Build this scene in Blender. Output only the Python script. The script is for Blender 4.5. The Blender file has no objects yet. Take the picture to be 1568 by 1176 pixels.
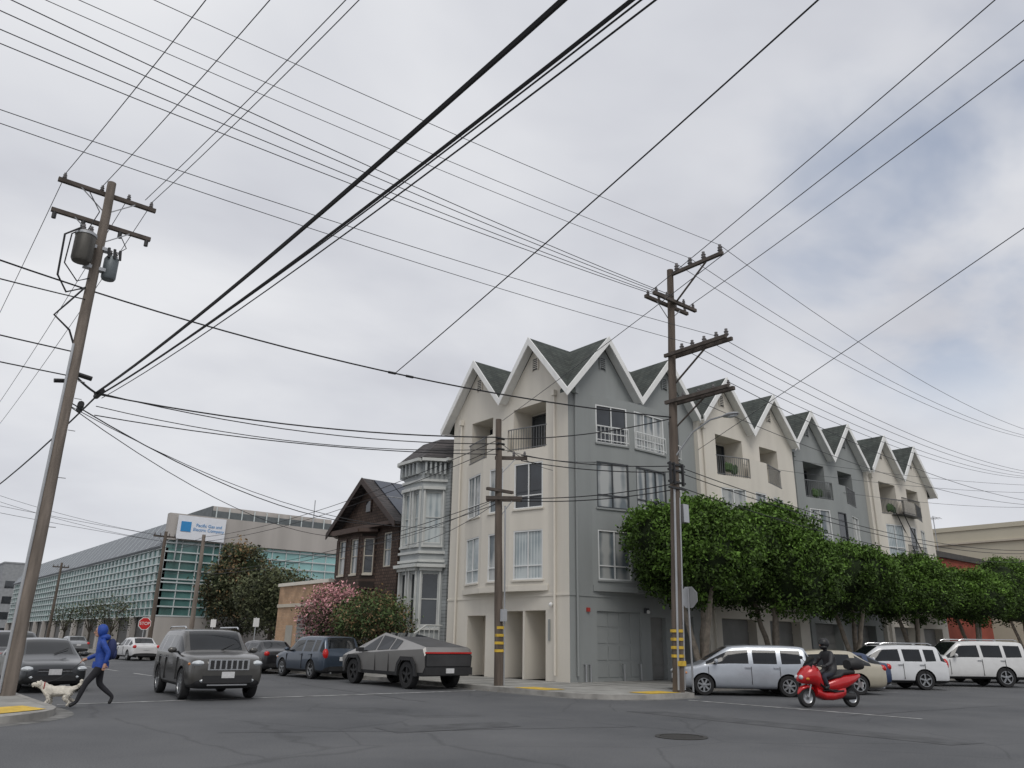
import bpy, bmesh, math, random
import numpy as np
from mathutils import Vector, Matrix, noise
R=random.Random(7)
rad=math.radians
SC=bpy.context.scene
# ---------------------------------------------------------------- materials
def M(name,col,rough=.7,metal=0,var=.15,scale=2.0,bump=0,bscale=30,streak=False,coat=0,spec=.5,detail=6):
    m=bpy.data.materials.new(name);m.use_nodes=True
    n=m.node_tree.nodes;l=m.node_tree.links;b=n['Principled BSDF']
    b.inputs['Roughness'].default_value=rough;b.inputs['Metallic'].default_value=metal
    b.inputs['Specular IOR Level'].default_value=spec
    b.inputs['Coat Weight'].default_value=coat
    tc=n.new('ShaderNodeTexCoord');src=tc.outputs['Object']
    if streak:
        mp=n.new('ShaderNodeMapping');mp.inputs['Scale'].default_value=(1,1,.12);l.new(src,mp.inputs[0]);s2=mp.outputs[0]
    else:s2=src
    no=n.new('ShaderNodeTexNoise');no.inputs['Scale'].default_value=scale;no.inputs['Detail'].default_value=detail;l.new(s2,no.inputs['Vector'])
    rp=n.new('ShaderNodeValToRGB');l.new(no.outputs['Fac'],rp.inputs[0])
    rp.color_ramp.elements[0].position=.3;rp.color_ramp.elements[1].position=.7
    lo=[max(0,c*(1-var)) for c in col];hi=[min(1,c*(1+var)) for c in col]
    rp.color_ramp.elements[0].color=(*lo,1);rp.color_ramp.elements[1].color=(*hi,1)
    l.new(rp.outputs[0],b.inputs['Base Color'])
    if bump:
        nb=n.new('ShaderNodeTexNoise');nb.inputs['Scale'].default_value=bscale;nb.inputs['Detail'].default_value=5;l.new(src,nb.inputs['Vector'])
        bp=n.new('ShaderNodeBump');bp.inputs['Strength'].default_value=bump;bp.inputs['Distance'].default_value=.02
        l.new(nb.outputs['Fac'],bp.inputs['Height']);l.new(bp.outputs[0],b.inputs['Normal'])
    return m
def brickmat(name,c1,c2,mortar,sx=1,bw=.5,bh=.25,rot=None,rough=.85,off=.5):
    m=bpy.data.materials.new(name);m.use_nodes=True
    n=m.node_tree.nodes;l=m.node_tree.links;b=n['Principled BSDF'];b.inputs['Roughness'].default_value=rough
    tc=n.new('ShaderNodeTexCoord');sp=n.new('ShaderNodeSeparateXYZ');l.new(tc.outputs['Object'],sp.inputs[0])
    ad=n.new('ShaderNodeMath');l.new(sp.outputs[0],ad.inputs[0]);l.new(sp.outputs[1],ad.inputs[1])
    cb=n.new('ShaderNodeCombineXYZ');l.new(ad.outputs[0],cb.inputs[0]);l.new(sp.outputs[2],cb.inputs[1])
    br=n.new('ShaderNodeTexBrick');br.inputs['Scale'].default_value=sx;br.inputs['Brick Width'].default_value=bw;br.inputs['Row Height'].default_value=bh
    br.inputs['Mortar Size'].default_value=.015;br.inputs['Color1'].default_value=(*c1,1);br.inputs['Color2'].default_value=(*c2,1);br.inputs['Mortar'].default_value=(*mortar,1);br.offset=off
    l.new(cb.outputs[0],br.inputs['Vector'])
    no=n.new('ShaderNodeTexNoise');no.inputs['Scale'].default_value=1.3;no.inputs['Detail'].default_value=8;l.new(tc.outputs['Object'],no.inputs['Vector'])
    mr=n.new('ShaderNodeMapRange');mr.inputs[1].default_value=.3;mr.inputs[2].default_value=.7;mr.inputs[3].default_value=.7;mr.inputs[4].default_value=1.2;l.new(no.outputs['Fac'],mr.inputs[0])
    mx=n.new('ShaderNodeMix');mx.data_type='RGBA';mx.blend_type='MULTIPLY';mx.inputs[0].default_value=1
    l.new(br.outputs['Color'],mx.inputs[6]);l.new(mr.outputs[0],mx.inputs[7]);l.new(mx.outputs[2],b.inputs['Base Color'])
    bp=n.new('ShaderNodeBump');bp.inputs['Strength'].default_value=.4;bp.inputs['Distance'].default_value=.02;l.new(br.outputs['Fac'],bp.inputs['Height']);bp.invert=True;l.new(bp.outputs[0],b.inputs['Normal'])
    return m
def curtainmat(name,col,dark,k=14):
    m=bpy.data.materials.new(name);m.use_nodes=True
    n=m.node_tree.nodes;l=m.node_tree.links;b=n['Principled BSDF'];b.inputs['Roughness'].default_value=.06
    tc=n.new('ShaderNodeTexCoord');sp=n.new('ShaderNodeSeparateXYZ');l.new(tc.outputs['Object'],sp.inputs[0])
    ad=n.new('ShaderNodeMath');l.new(sp.outputs[0],ad.inputs[0]);l.new(sp.outputs[1],ad.inputs[1])
    mu=n.new('ShaderNodeMath');mu.operation='MULTIPLY';mu.inputs[1].default_value=k;l.new(ad.outputs[0],mu.inputs[0])
    si=n.new('ShaderNodeMath');si.operation='SINE';l.new(mu.outputs[0],si.inputs[0])
    no=n.new('ShaderNodeTexNoise');no.inputs['Scale'].default_value=.7;l.new(tc.outputs['Object'],no.inputs['Vector'])
    a2=n.new('ShaderNodeMath');a2.operation='MULTIPLY_ADD';a2.inputs[1].default_value=.12;l.new(si.outputs[0],a2.inputs[0]);l.new(no.outputs['Fac'],a2.inputs[2])
    rp=n.new('ShaderNodeValToRGB');rp.color_ramp.elements[0].position=.38;rp.color_ramp.elements[1].position=.58
    rp.color_ramp.elements[0].color=(*dark,1);rp.color_ramp.elements[1].color=(*col,1)
    l.new(a2.outputs[0],rp.inputs[0]);l.new(rp.outputs[0],b.inputs['Base Color'])
    return m
beige=M('beige_stucco',(.67,.63,.555),.9,var=.06,scale=1.2,bump=.25,bscale=60,streak=True)
gray=M('gray_stucco',(.285,.30,.295),.9,var=.07,scale=1.2,bump=.25,bscale=60,streak=True)
beige2=M('beige_recess',(.50,.45,.37),.9,var=.08,bump=.2)
white=M('white_trim',(.80,.80,.78),.6,var=.06,scale=3,streak=True)
shingle=brickmat('asphalt_shingles',(.045,.055,.05),(.075,.085,.075),(.02,.025,.02),1,.35,.14)
glassd=M('window_glass_dark',(.025,.03,.035),.04,var=.5,scale=.8,spec=.8)
glassc=curtainmat('window_glass_curtain',(.42,.43,.42),(.14,.165,.18))
glassb=curtainmat('window_glass_blind',(.50,.54,.54),(.28,.33,.35),60)
frame_d=M('window_frame_dark',(.05,.055,.06),.5)
frame_w=M('window_frame_white',(.70,.71,.70),.5,var=.05)
black=M('black_metal',(.012,.012,.013),.45)
railm=M('railing_grey',(.16,.165,.17),.5,.3)
dark=M('dark_void',(.015,.016,.018),.9)
metal_g=M('galvanised_steel',(.42,.43,.44),.4,.6,var=.1)
wood=M('pole_wood',(.115,.092,.075),.95,var=.35,scale=6,bump=.5,bscale=25,streak=True)
wood_l=M('pole_wood_weathered',(.19,.16,.135),.95,var=.4,scale=6,bump=.5,bscale=25,streak=True)
armw=M('crossarm_wood',(.09,.075,.065),.95,var=.3,scale=5)
ceram=M('insulator',(.16,.15,.15),.3)
wirem=M('cable_black',(.012,.012,.014),.6)
wirem2=M('cable_grey',(.05,.052,.058),.6)
yellow=M('yellow_paint',(.60,.40,.05),.8,var=.25,scale=5)
conc=M('sidewalk_concrete',(.29,.285,.265),.9,var=.25,scale=1.2,bump=.2,detail=10)
kerbm=M('kerb_concrete',(.30,.29,.27),.9,var=.3,scale=2,bump=.2)
paintw=M('road_paint_white',(.42,.42,.41),.85,var=.55,scale=4,detail=10)
tyre=M('tyre_rubber',(.018,.018,.019),.85)
rimm=M('wheel_rim',(.38,.39,.4),.3,.8,var=.05)
lens=M('lamp_lens',(.55,.58,.6),.08,0,var=.2,scale=12,spec=.8)
tail=M('tail_lens',(.50,.014,.012),.12,0,var=.1)
plate=M('licence_plate',(.6,.6,.6),.5,var=.1,scale=20)
chrome=M('chrome',(.6,.61,.62),.15,.9,var=.03)
carglass=M('car_glass',(.010,.012,.014),.05,var=.3,spec=.45)
plast=M('black_plastic',(.02,.02,.021),.6)
orange=M('orange_lens',(.6,.2,.02),.2)
def paint(name,c,met=.35,r=.28):return M(name,c,r,met,var=.05,scale=4,coat=.5)
# asphalt
def asphalt():
    m=bpy.data.materials.new('road_asphalt');m.use_nodes=True
    n=m.node_tree.nodes;l=m.node_tree.links;b=n['Principled BSDF'];b.inputs['Roughness'].default_value=.85
    tc=n.new('ShaderNodeTexCoord')
    def ns(s,d,r=.6):
        q=n.new('ShaderNodeTexNoise');q.inputs['Scale'].default_value=s;q.inputs['Detail'].default_value=d;q.inputs['Roughness'].default_value=r;l.new(tc.outputs['Object'],q.inputs['Vector']);return q
    a=ns(.22,7);f=ns(45,3,.8);w=ns(.9,3)
    rp=n.new('ShaderNodeValToRGB');rp.color_ramp.elements[0].position=.32;rp.color_ramp.elements[1].position=.68
    rp.color_ramp.elements[0].color=(.066,.069,.074,1);rp.color_ramp.elements[1].color=(.118,.12,.123,1);l.new(a.outputs['Fac'],rp.inputs[0])
    mr=n.new('ShaderNodeMapRange');mr.inputs[1].default_value=.3;mr.inputs[2].default_value=.75;mr.inputs[3].default_value=.55;mr.inputs[4].default_value=1.6;l.new(f.outputs['Fac'],mr.inputs[0])
    mx=n.new('ShaderNodeMix');mx.data_type='RGBA';mx.blend_type='MULTIPLY';mx.inputs[0].default_value=1;l.new(rp.outputs[0],mx.inputs[6]);l.new(mr.outputs[0],mx.inputs[7])
    mp=n.new('ShaderNodeMix');mp.data_type='VECTOR';mp.inputs[0].default_value=.2
    l.new(tc.outputs['Object'],mp.inputs[4]);l.new(w.outputs['Color'],mp.inputs[5])
    vo=n.new('ShaderNodeTexVoronoi');vo.feature='DISTANCE_TO_EDGE';vo.inputs['Scale'].default_value=.30;l.new(mp.outputs[1],vo.inputs['Vector'])
    cr=n.new('ShaderNodeMapRange');cr.inputs[1].default_value=.0;cr.inputs[2].default_value=.008;cr.inputs[3].default_value=.55;cr.inputs[4].default_value=1;l.new(vo.outputs['Distance'],cr.inputs[0])
    m2=n.new('ShaderNodeMix');m2.data_type='RGBA';m2.blend_type='MULTIPLY';m2.inputs[0].default_value=.6;l.new(mx.outputs[2],m2.inputs[6]);l.new(cr.outputs[0],m2.inputs[7])
    l.new(m2.outputs[2],b.inputs['Base Color'])
    bp=n.new('ShaderNodeBump');bp.inputs['Strength'].default_value=.5;bp.inputs['Distance'].default_value=.01;l.new(f.outputs['Fac'],bp.inputs['Height']);l.new(bp.outputs[0],b.inputs['Normal'])
    return m
asph=asphalt()
# ---------------------------------------------------------------- mesh builder
class MB:
    def __init__(s):s.v=[];s.f=[];s.m=[];s.mats=[]
    def mi(s,m):
        if m not in s.mats:s.mats.append(m)
        return s.mats.index(m)
    def poly(s,pts,mat):
        b=len(s.v);s.v+= [tuple(p) for p in pts];s.f.append(tuple(range(b,b+len(pts))));s.m.append(s.mi(mat))
    def box(s,x0,x1,y0,y1,z0,z1,mat,F=None):
        b=len(s.v);P=[(x,y,z) for z in(z0,z1) for x,y in((x0,y0),(x1,y0),(x1,y1),(x0,y1))]
        if F:P=[tuple(F(*p)) for p in P]
        s.v+=P;k=s.mi(mat)
        for q in((0,3,2,1),(4,5,6,7),(0,1,5,4),(1,2,6,5),(2,3,7,6),(3,0,4,7)):s.f.append(tuple(b+i for i in q));s.m.append(k)
    def prism(s,poly,fn,d0,d1,mat,mat2=None):
        n=len(poly);b=len(s.v);s.v+=[tuple(fn(u,v,d0)) for u,v in poly]+[tuple(fn(u,v,d1)) for u,v in poly];k=s.mi(mat);k2=s.mi(mat2 or mat)
        s.f.append(tuple(b+i for i in range(n)));s.m.append(k);s.f.append(tuple(b+n+i for i in reversed(range(n))));s.m.append(k)
        for i in range(n):
            j=(i+1)%n;s.f.append((b+i,b+j,b+n+j,b+n+i));s.m.append(k2)
    def tube(s,pts,rs,n,mat,cap=True):
        pts=[Vector(p) for p in pts]
        if not hasattr(rs,'__len__'):rs=[rs]*len(pts)
        b=len(s.v);k=s.mi(mat);N=len(pts)
        ref=Vector((0,0,1))
        d0=(pts[-1]-pts[0])
        if d0.length<1e-6 or abs(d0.normalized().z)>.9:ref=Vector((1,0,0))
        for i,p in enumerate(pts):
            d=(pts[min(i+1,N-1)]-pts[max(i-1,0)]).normalized()
            u=d.cross(ref)
            if u.length<1e-4:u=d.cross(Vector((0,1,0)))
            u.normalize();w=d.cross(u)
            for j in range(n):
                a=2*math.pi*j/n;s.v.append(tuple(p+(u*math.cos(a)+w*math.sin(a))*rs[i]))
        for i in range(N-1):
            for j in range(n):
                j2=(j+1)%n;s.f.append((b+i*n+j,b+i*n+j2,b+(i+1)*n+j2,b+(i+1)*n+j));s.m.append(k)
        if cap:
            s.f.append(tuple(b+j for j in reversed(range(n))));s.m.append(k);s.f.append(tuple(b+(N-1)*n+j for j in range(n)));s.m.append(k)
    def ell(s,c,r,mat,n=12,rot=None):
        if not hasattr(r,'__len__'):r=(r,r,r)
        b=len(s.v);k=s.mi(mat);h=n//2;c=Vector(c)
        for i in range(h+1):
            th=math.pi*i/h
            for j in range(n):
                a=2*math.pi*j/n;p=Vector((r[0]*math.sin(th)*math.cos(a),r[1]*math.sin(th)*math.sin(a),r[2]*math.cos(th)))
                if rot is not None:p=rot@p
                s.v.append(tuple(c+p))
        for i in range(h):
            for j in range(n):
                j2=(j+1)%n;s.f.append((b+i*n+j,b+(i+1)*n+j,b+(i+1)*n+j2,b+i*n+j2));s.m.append(k)
    def lathe(s,prof,c,axis,n,mat):
        b=len(s.v);k=s.mi(mat);c=Vector(c)
        for r,h in prof:
            for j in range(n):
                a=2*math.pi*j/n
                p=Vector((r*math.cos(a),h,r*math.sin(a))) if axis=='Y' else Vector((r*math.cos(a),r*math.sin(a),h))
                s.v.append(tuple(c+p))
        for i in range(len(prof)-1):
            for j in range(n):
                j2=(j+1)%n;s.f.append((b+i*n+j,b+i*n+j2,b+(i+1)*n+j2,b+(i+1)*n+j));s.m.append(k)
    def obj(s,name,parent=None,smooth=0,recalc=True):
        me=bpy.data.meshes.new(name);me.from_pydata(s.v,[],s.f)
        for m in s.mats:me.materials.append(m)
        me.polygons.foreach_set('material_index',s.m)
        if recalc:
            bm=bmesh.new();bm.from_mesh(me);bmesh.ops.remove_doubles(bm,verts=bm.verts,dist=1e-5) if smooth else None
            bmesh.ops.recalc_face_normals(bm,faces=bm.faces);bm.to_mesh(me);bm.free()
        if smooth:
            me.polygons.foreach_set('use_smooth',[True]*len(me.polygons));me.set_sharp_from_angle(angle=rad(smooth))
        me.update()
        o=bpy.data.objects.new(name,me);SC.collection.objects.link(o)
        if parent:o.parent=parent
        return o
def empty(name,loc=(0,0,0),rz=0):
    e=bpy.data.objects.new(name,None);SC.collection.objects.link(e);e.location=loc;e.rotation_euler=(0,0,rz);e.empty_display_size=.3;return e
class Asm:
    def __init__(s,name,loc=(0,0,0),rz=0):s.e=empty(name,loc,rz);s.p={}
    def __getitem__(s,k):
        if k not in s.p:s.p[k]=MB()
        return s.p[k]
    def done(s,smooth={}):
        for k,mb in s.p.items():
            if mb.f:mb.obj(k,s.e,smooth.get(k,smooth.get('*',0)) if isinstance(smooth,dict) else smooth)
        return s.e
def text(body,loc,rot,size,mat,parent,name='lettering'):
    c=bpy.data.curves.new(name,'FONT');c.body=body;c.size=size;c.extrude=.004;c.align_x='CENTER';c.align_y='CENTER';c.materials.append(mat)
    o=bpy.data.objects.new(name,c);SC.collection.objects.link(o);o.parent=parent;o.location=Vector(loc);o.rotation_euler=rot;return o
# ---------------------------------------------------------------- ground
g=MB();g.box(-900,900,-900,900,-.5,-.03,M('ground_earth',(.12,.115,.10),.95,var=.3,scale=.1));g.obj('ground')
g=MB();g.poly([(-260,-260,0),(260,-260,0),(260,420,0),(-260,420,0)],asph);g.obj('road')
H=.13
def arc(cx,cy,r,a0,a1,n=8):return [(cx+r*math.cos(rad(a0+(a1-a0)*i/n)),cy+r*math.sin(rad(a0+(a1-a0)*i/n))) for i in range(n+1)]
M_gut=M('gutter_concrete',(.17,.168,.16),.9,var=.35,scale=1.5)
def pavement(name,outline):
    A=Asm(name);c=A['slab']
    c.poly([(x,y,H) for x,y in outline],conc)
    k=A['kerb'];n=len(outline)
    for i in range(n):
        (x0,y0),(x1,y1)=outline[i],outline[(i+1)%n]
        d=Vector((x1-x0,y1-y0));
        if d.length<1e-4:continue
        nn=Vector((d.y,-d.x)).normalized()
        k.poly([(x0,y0,-.02),(x1,y1,-.02),(x1,y1,H+.004),(x0,y0,H+.004)],kerbm)
        q=nn*-.16
        k.poly([(x0,y0,H+.004),(x1,y1,H+.004),(x1+q.x,y1+q.y,H+.004),(x0+q.x,y0+q.y,H+.004)],kerbm)
        q=nn*.35
        k.poly([(x0,y0,.004),(x1,y1,.004),(x1+q.x,y1+q.y,.004),(x0+q.x,y0+q.y,.004)],M_gut)
    return A
jm=M('joint_dark',(.13,.125,.12),.95)
out=arc(-2.4,-4.2,2.0,180,270,8)+[(-.7,-6.2)]+[(-.2,-5.2),(.3,-4.3),(42,-4.3),(42,40),(-4.4,40)]
A=pavement('sidewalk_main_block',out)
for i in range(28):
    A['joints'].box(-4.2,0,-2+i*1.4,-1.985+i*1.4,H+.001,H+.006,jm)
for i in range(28):
    A['joints'].box(.4+i*1.4,.415+i*1.4,-4.1,0,H+.001,H+.006,jm)
A['tactile_pads'].poly([(-4.2,-3.2,H+.012),(-3.3,-3.2,H+.012),(-3.3,-1.7,H+.012),(-4.2,-1.7,H+.012)],yellow)
A['tactile_pads'].poly([(-2.5,-6.0,H+.012),(-1.1,-6.0,H+.012),(-1.1,-5.1,H+.012),(-2.5,-5.1,H+.012)],yellow)
A.done()
soil=M('tree_pit_soil',(.09,.07,.05),.95,var=.4,scale=8,bump=.6)
A=Asm('tree_pits')
for s0 in(4.2,9.0,16,22.6,30.5):A['soil'].box(s0-.6,s0+.6,-3.5,-2.3,H-.02,H+.02,soil)
A.done()
A=pavement('sidewalk_west_block',arc(-20,-2.6,2.45,-90,0,8)+[(-17.55,40),(-70,40),(-70,-5.05)])
A['tactile_pads'].poly([(-18.8,-4.2,H+.012),(-17.85,-3.5,H+.012),(-18.1,-2.4,H+.012),(-19.1,-2.9,H+.012)],yellow);A.done()
A=pavement('sidewalk_south_west_block',arc(-21,-23.2,3.2,90,0,8)[::-1]+[(-80,-20),(-80,-80),(-16.2,-80),(-16.2,-38),(-17.8,-35)]);A.done()
A=pavement('sidewalk_south_east_block',[(-2,-80),(60,-80),(60,-20),(-2,-20)]);A.done()
A=pavement('sidewalk_north_block',[(-4.4,50),(60,50),(60,160),(-4.4,160)]);A.done()
A=pavement('sidewalk_north_west_block',[(-70,50),(-17.55,50),(-17.55,160),(-70,160)]);A.done()
A=pavement('sidewalk_east_block',[(53,-4.3),(120,-4.3),(120,40),(53,40)]);A.done()
mk=MB();Z=.008
def line(x0,y0,x1,y1,w):
    d=Vector((x1-x0,y1-y0)).normalized();q=Vector((-d.y,d.x))*w/2
    mk.poly([(x0+q.x,y0+q.y,Z),(x1+q.x,y1+q.y,Z),(x1-q.x,y1-q.y,Z),(x0-q.x,y0-q.y,Z)],paintw)
line(-17.1,-.6,-4.9,-.6,.13)
line(-1.9,-6.9,-1.9,-13.5,.12)
line(-17.1,48,-4.8,48,.3);line(-17.1,42,-4.8,42,.3)
for s0 in(3.6,7.0,10.3,14.3,19,23,27,31):
    line(s0-.3-2.0,-4.75,s0-.3+2.0,-8.1,.1)
for i in range(12):line(-11.1,8+i*5,-11.1,10.6+i*5,.1)
mk.obj('road_markings')
A=Asm('manhole_cover',(-9.6,-12.7,0));A['rim'].lathe([(.46,.002),(.46,.012),(.38,.014),(.38,.006)],(0,0,0),'Z',24,M('cast_iron',(.05,.048,.045),.7,.3));A['lid'].lathe([(.37,.008),(.001,.009)],(0,0,0),'Z',24,M('cast_iron_lid',(.035,.033,.03),.8,.2,var=.4,scale=25));A.done()
pm=M('asphalt_patch',(.082,.084,.087),.9,var=.3,scale=2,bump=.5,bscale=60)
g=MB();g.poly([(-13.5,-9.6,.0045),(-10.9,-9.9,.0045),(-10.6,-9.0,.0045),(-13.4,-8.6,.0045)],pm);g.poly([(-6.6,-16,.0045),(-5.7,-16.2,.0045),(-5.6,-8.8,.0045),(-6.5,-8.6,.0045)],pm);g.obj('road_patch')
tar=M('crack_sealant',(.05,.05,.053),.7);g=MB()
for (x0,y0,x1,y1,sd) in((-16,-8,-9,-11,1),(-9,-4,-8.6,8,3),(-3,-12,9,-13,4)):
    rr=random.Random(sd);P=[];ox=oy=0
    for i in range(41):
        ox+=rr.uniform(-.06,.06);oy+=rr.uniform(-.06,.06);P.append((x0+(x1-x0)*i/40+ox,y0+(y1-y0)*i/40+oy))
    for i in range(40):
        a=Vector(P[i]);b=Vector(P[i+1]);q=(b-a).normalized();q=Vector((-q.y,q.x))*.014
        g.poly([(a.x+q.x,a.y+q.y,.0062),(b.x+q.x,b.y+q.y,.0062),(b.x-q.x,b.y-q.y,.0062),(a.x-q.x,a.y-q.y,.0062)],tar)
g.obj('road_crack_seals')
# gutter leaf litter
g=MB();rr=random.Random(9);lit=M('leaf_litter',(.12,.09,.05),.9,var=.4)
for i in range(520):
    if i%2:x,y=rr.uniform(.6,30),-4.35-abs(rr.gauss(0,.18))
    else:x,y=-4.45-abs(rr.gauss(0,.15)),rr.uniform(-2,30)
    a=rr.uniform(0,6.28);s_=rr.uniform(.02,.045);g.poly([(x+s_*math.cos(a+k*2.1),y+s_*math.sin(a+k*2.1),.012+.006*k) for k in range(3)],lit)
g.obj('leaf_litter')
# ---------------------------------------------------------------- facade helpers
def FR(p0,d,o):
    p0=Vector((*p0,0));d=Vector((*d,0)).normalized();o=Vector((*o,0)).normalized()
    return lambda a,q,z:(p0.x+d.x*a+o.x*q,p0.y+d.y*a+o.y*q,z)
def SUB(F,q0,q1):
    P0=Vector(F(q0[0],q0[1],0));P1=Vector(F(q1[0],q1[1],0));d=P1-P0;L=d.length;d/=L
    ov=Vector(F(0,1,0))-Vector(F(0,0,0));n=Vector((d.y,-d.x,0))
    if n.dot(ov)<0:n=-n
    return (lambda a,q,z:(P0.x+d.x*a+n.x*q,P0.y+d.y*a+n.y*q,z)),L
def wall(mb,F,a0,a1,z0,z1,holes,mat,o=0,rm=None):
    As=sorted({a0,a1,*[h[0] for h in holes],*[h[1] for h in holes]});Zs=sorted({z0,z1,*[h[2] for h in holes],*[h[3] for h in holes]})
    for i in range(len(As)-1):
        for j in range(len(Zs)-1):
            ca=(As[i]+As[i+1])/2;cz=(Zs[j]+Zs[j+1])/2
            if any(h[0]<ca<h[1] and h[2]<cz<h[3] for h in holes):continue
            mb.poly([F(As[i],o,Zs[j]),F(As[i+1],o,Zs[j]),F(As[i+1],o,Zs[j+1]),F(As[i],o,Zs[j+1])],mat)
    for h in holes:
        a,b,c,d,dp=h[:5];r=rm or mat
        mb.poly([F(a,o,c),F(b,o,c),F(b,o-dp,c),F(a,o-dp,c)],r);mb.poly([F(a,o,d),F(b,o,d),F(b,o-dp,d),F(a,o-dp,d)],r)
        mb.poly([F(a,o,c),F(a,o,d),F(a,o-dp,d),F(a,o-dp,c)],r);mb.poly([F(b,o,c),F(b,o,d),F(b,o-dp,d),F(b,o-dp,c)],r)
def win(A,F,a0,a1,z0,z1,o,cols=2,rows=2,fm=frame_w,gm=glassd,fw=.05,split=None):
    w=A['windows'];w.poly([F(a0,o,z0),F(a1,o,z0),F(a1,o,z1),F(a0,o,z1)],gm)
    f=A['window_frames']
    f.box(a0,a0+fw,o+.005,o+.06,z0,z1,fm,F);f.box(a1-fw,a1,o+.005,o+.06,z0,z1,fm,F)
    f.box(a0+fw,a1-fw,o+.005,o+.06,z0,z0+fw,fm,F);f.box(a0+fw,a1-fw,o+.005,o+.06,z1-fw,z1,fm,F)
    for i in range(1,cols):
        a=a0+(a1-a0)*i/cols;f.box(a-fw*.4,a+fw*.4,o+.005,o+.05,z0+fw,z1-fw,fm,F)
    for j in range(1,rows):
        z=z0+(z1-z0)*(split if split and rows==2 else j/rows);f.box(a0+fw,a1-fw,o+.005,o+.045,z-fw*.4,z+fw*.4,fm,F)
def rail(A,F,a0,a1,z0,z1,o,mat=None,step=.13):
    mat=mat or railm
    r=A['railings'];r.box(a0,a1,o-.02,o+.02,z1-.04,z1,mat,F);r.box(a0,a1,o-.015,o+.015,z0+.06,z0+.09,mat,F)
    n=max(1,int((a1-a0)/step))
    for i in range(n+1):
        a=a0+(a1-a0)*i/n;r.box(a-.009,a+.009,o-.009,o+.009,z0,z1-.04,mat,F)
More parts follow.
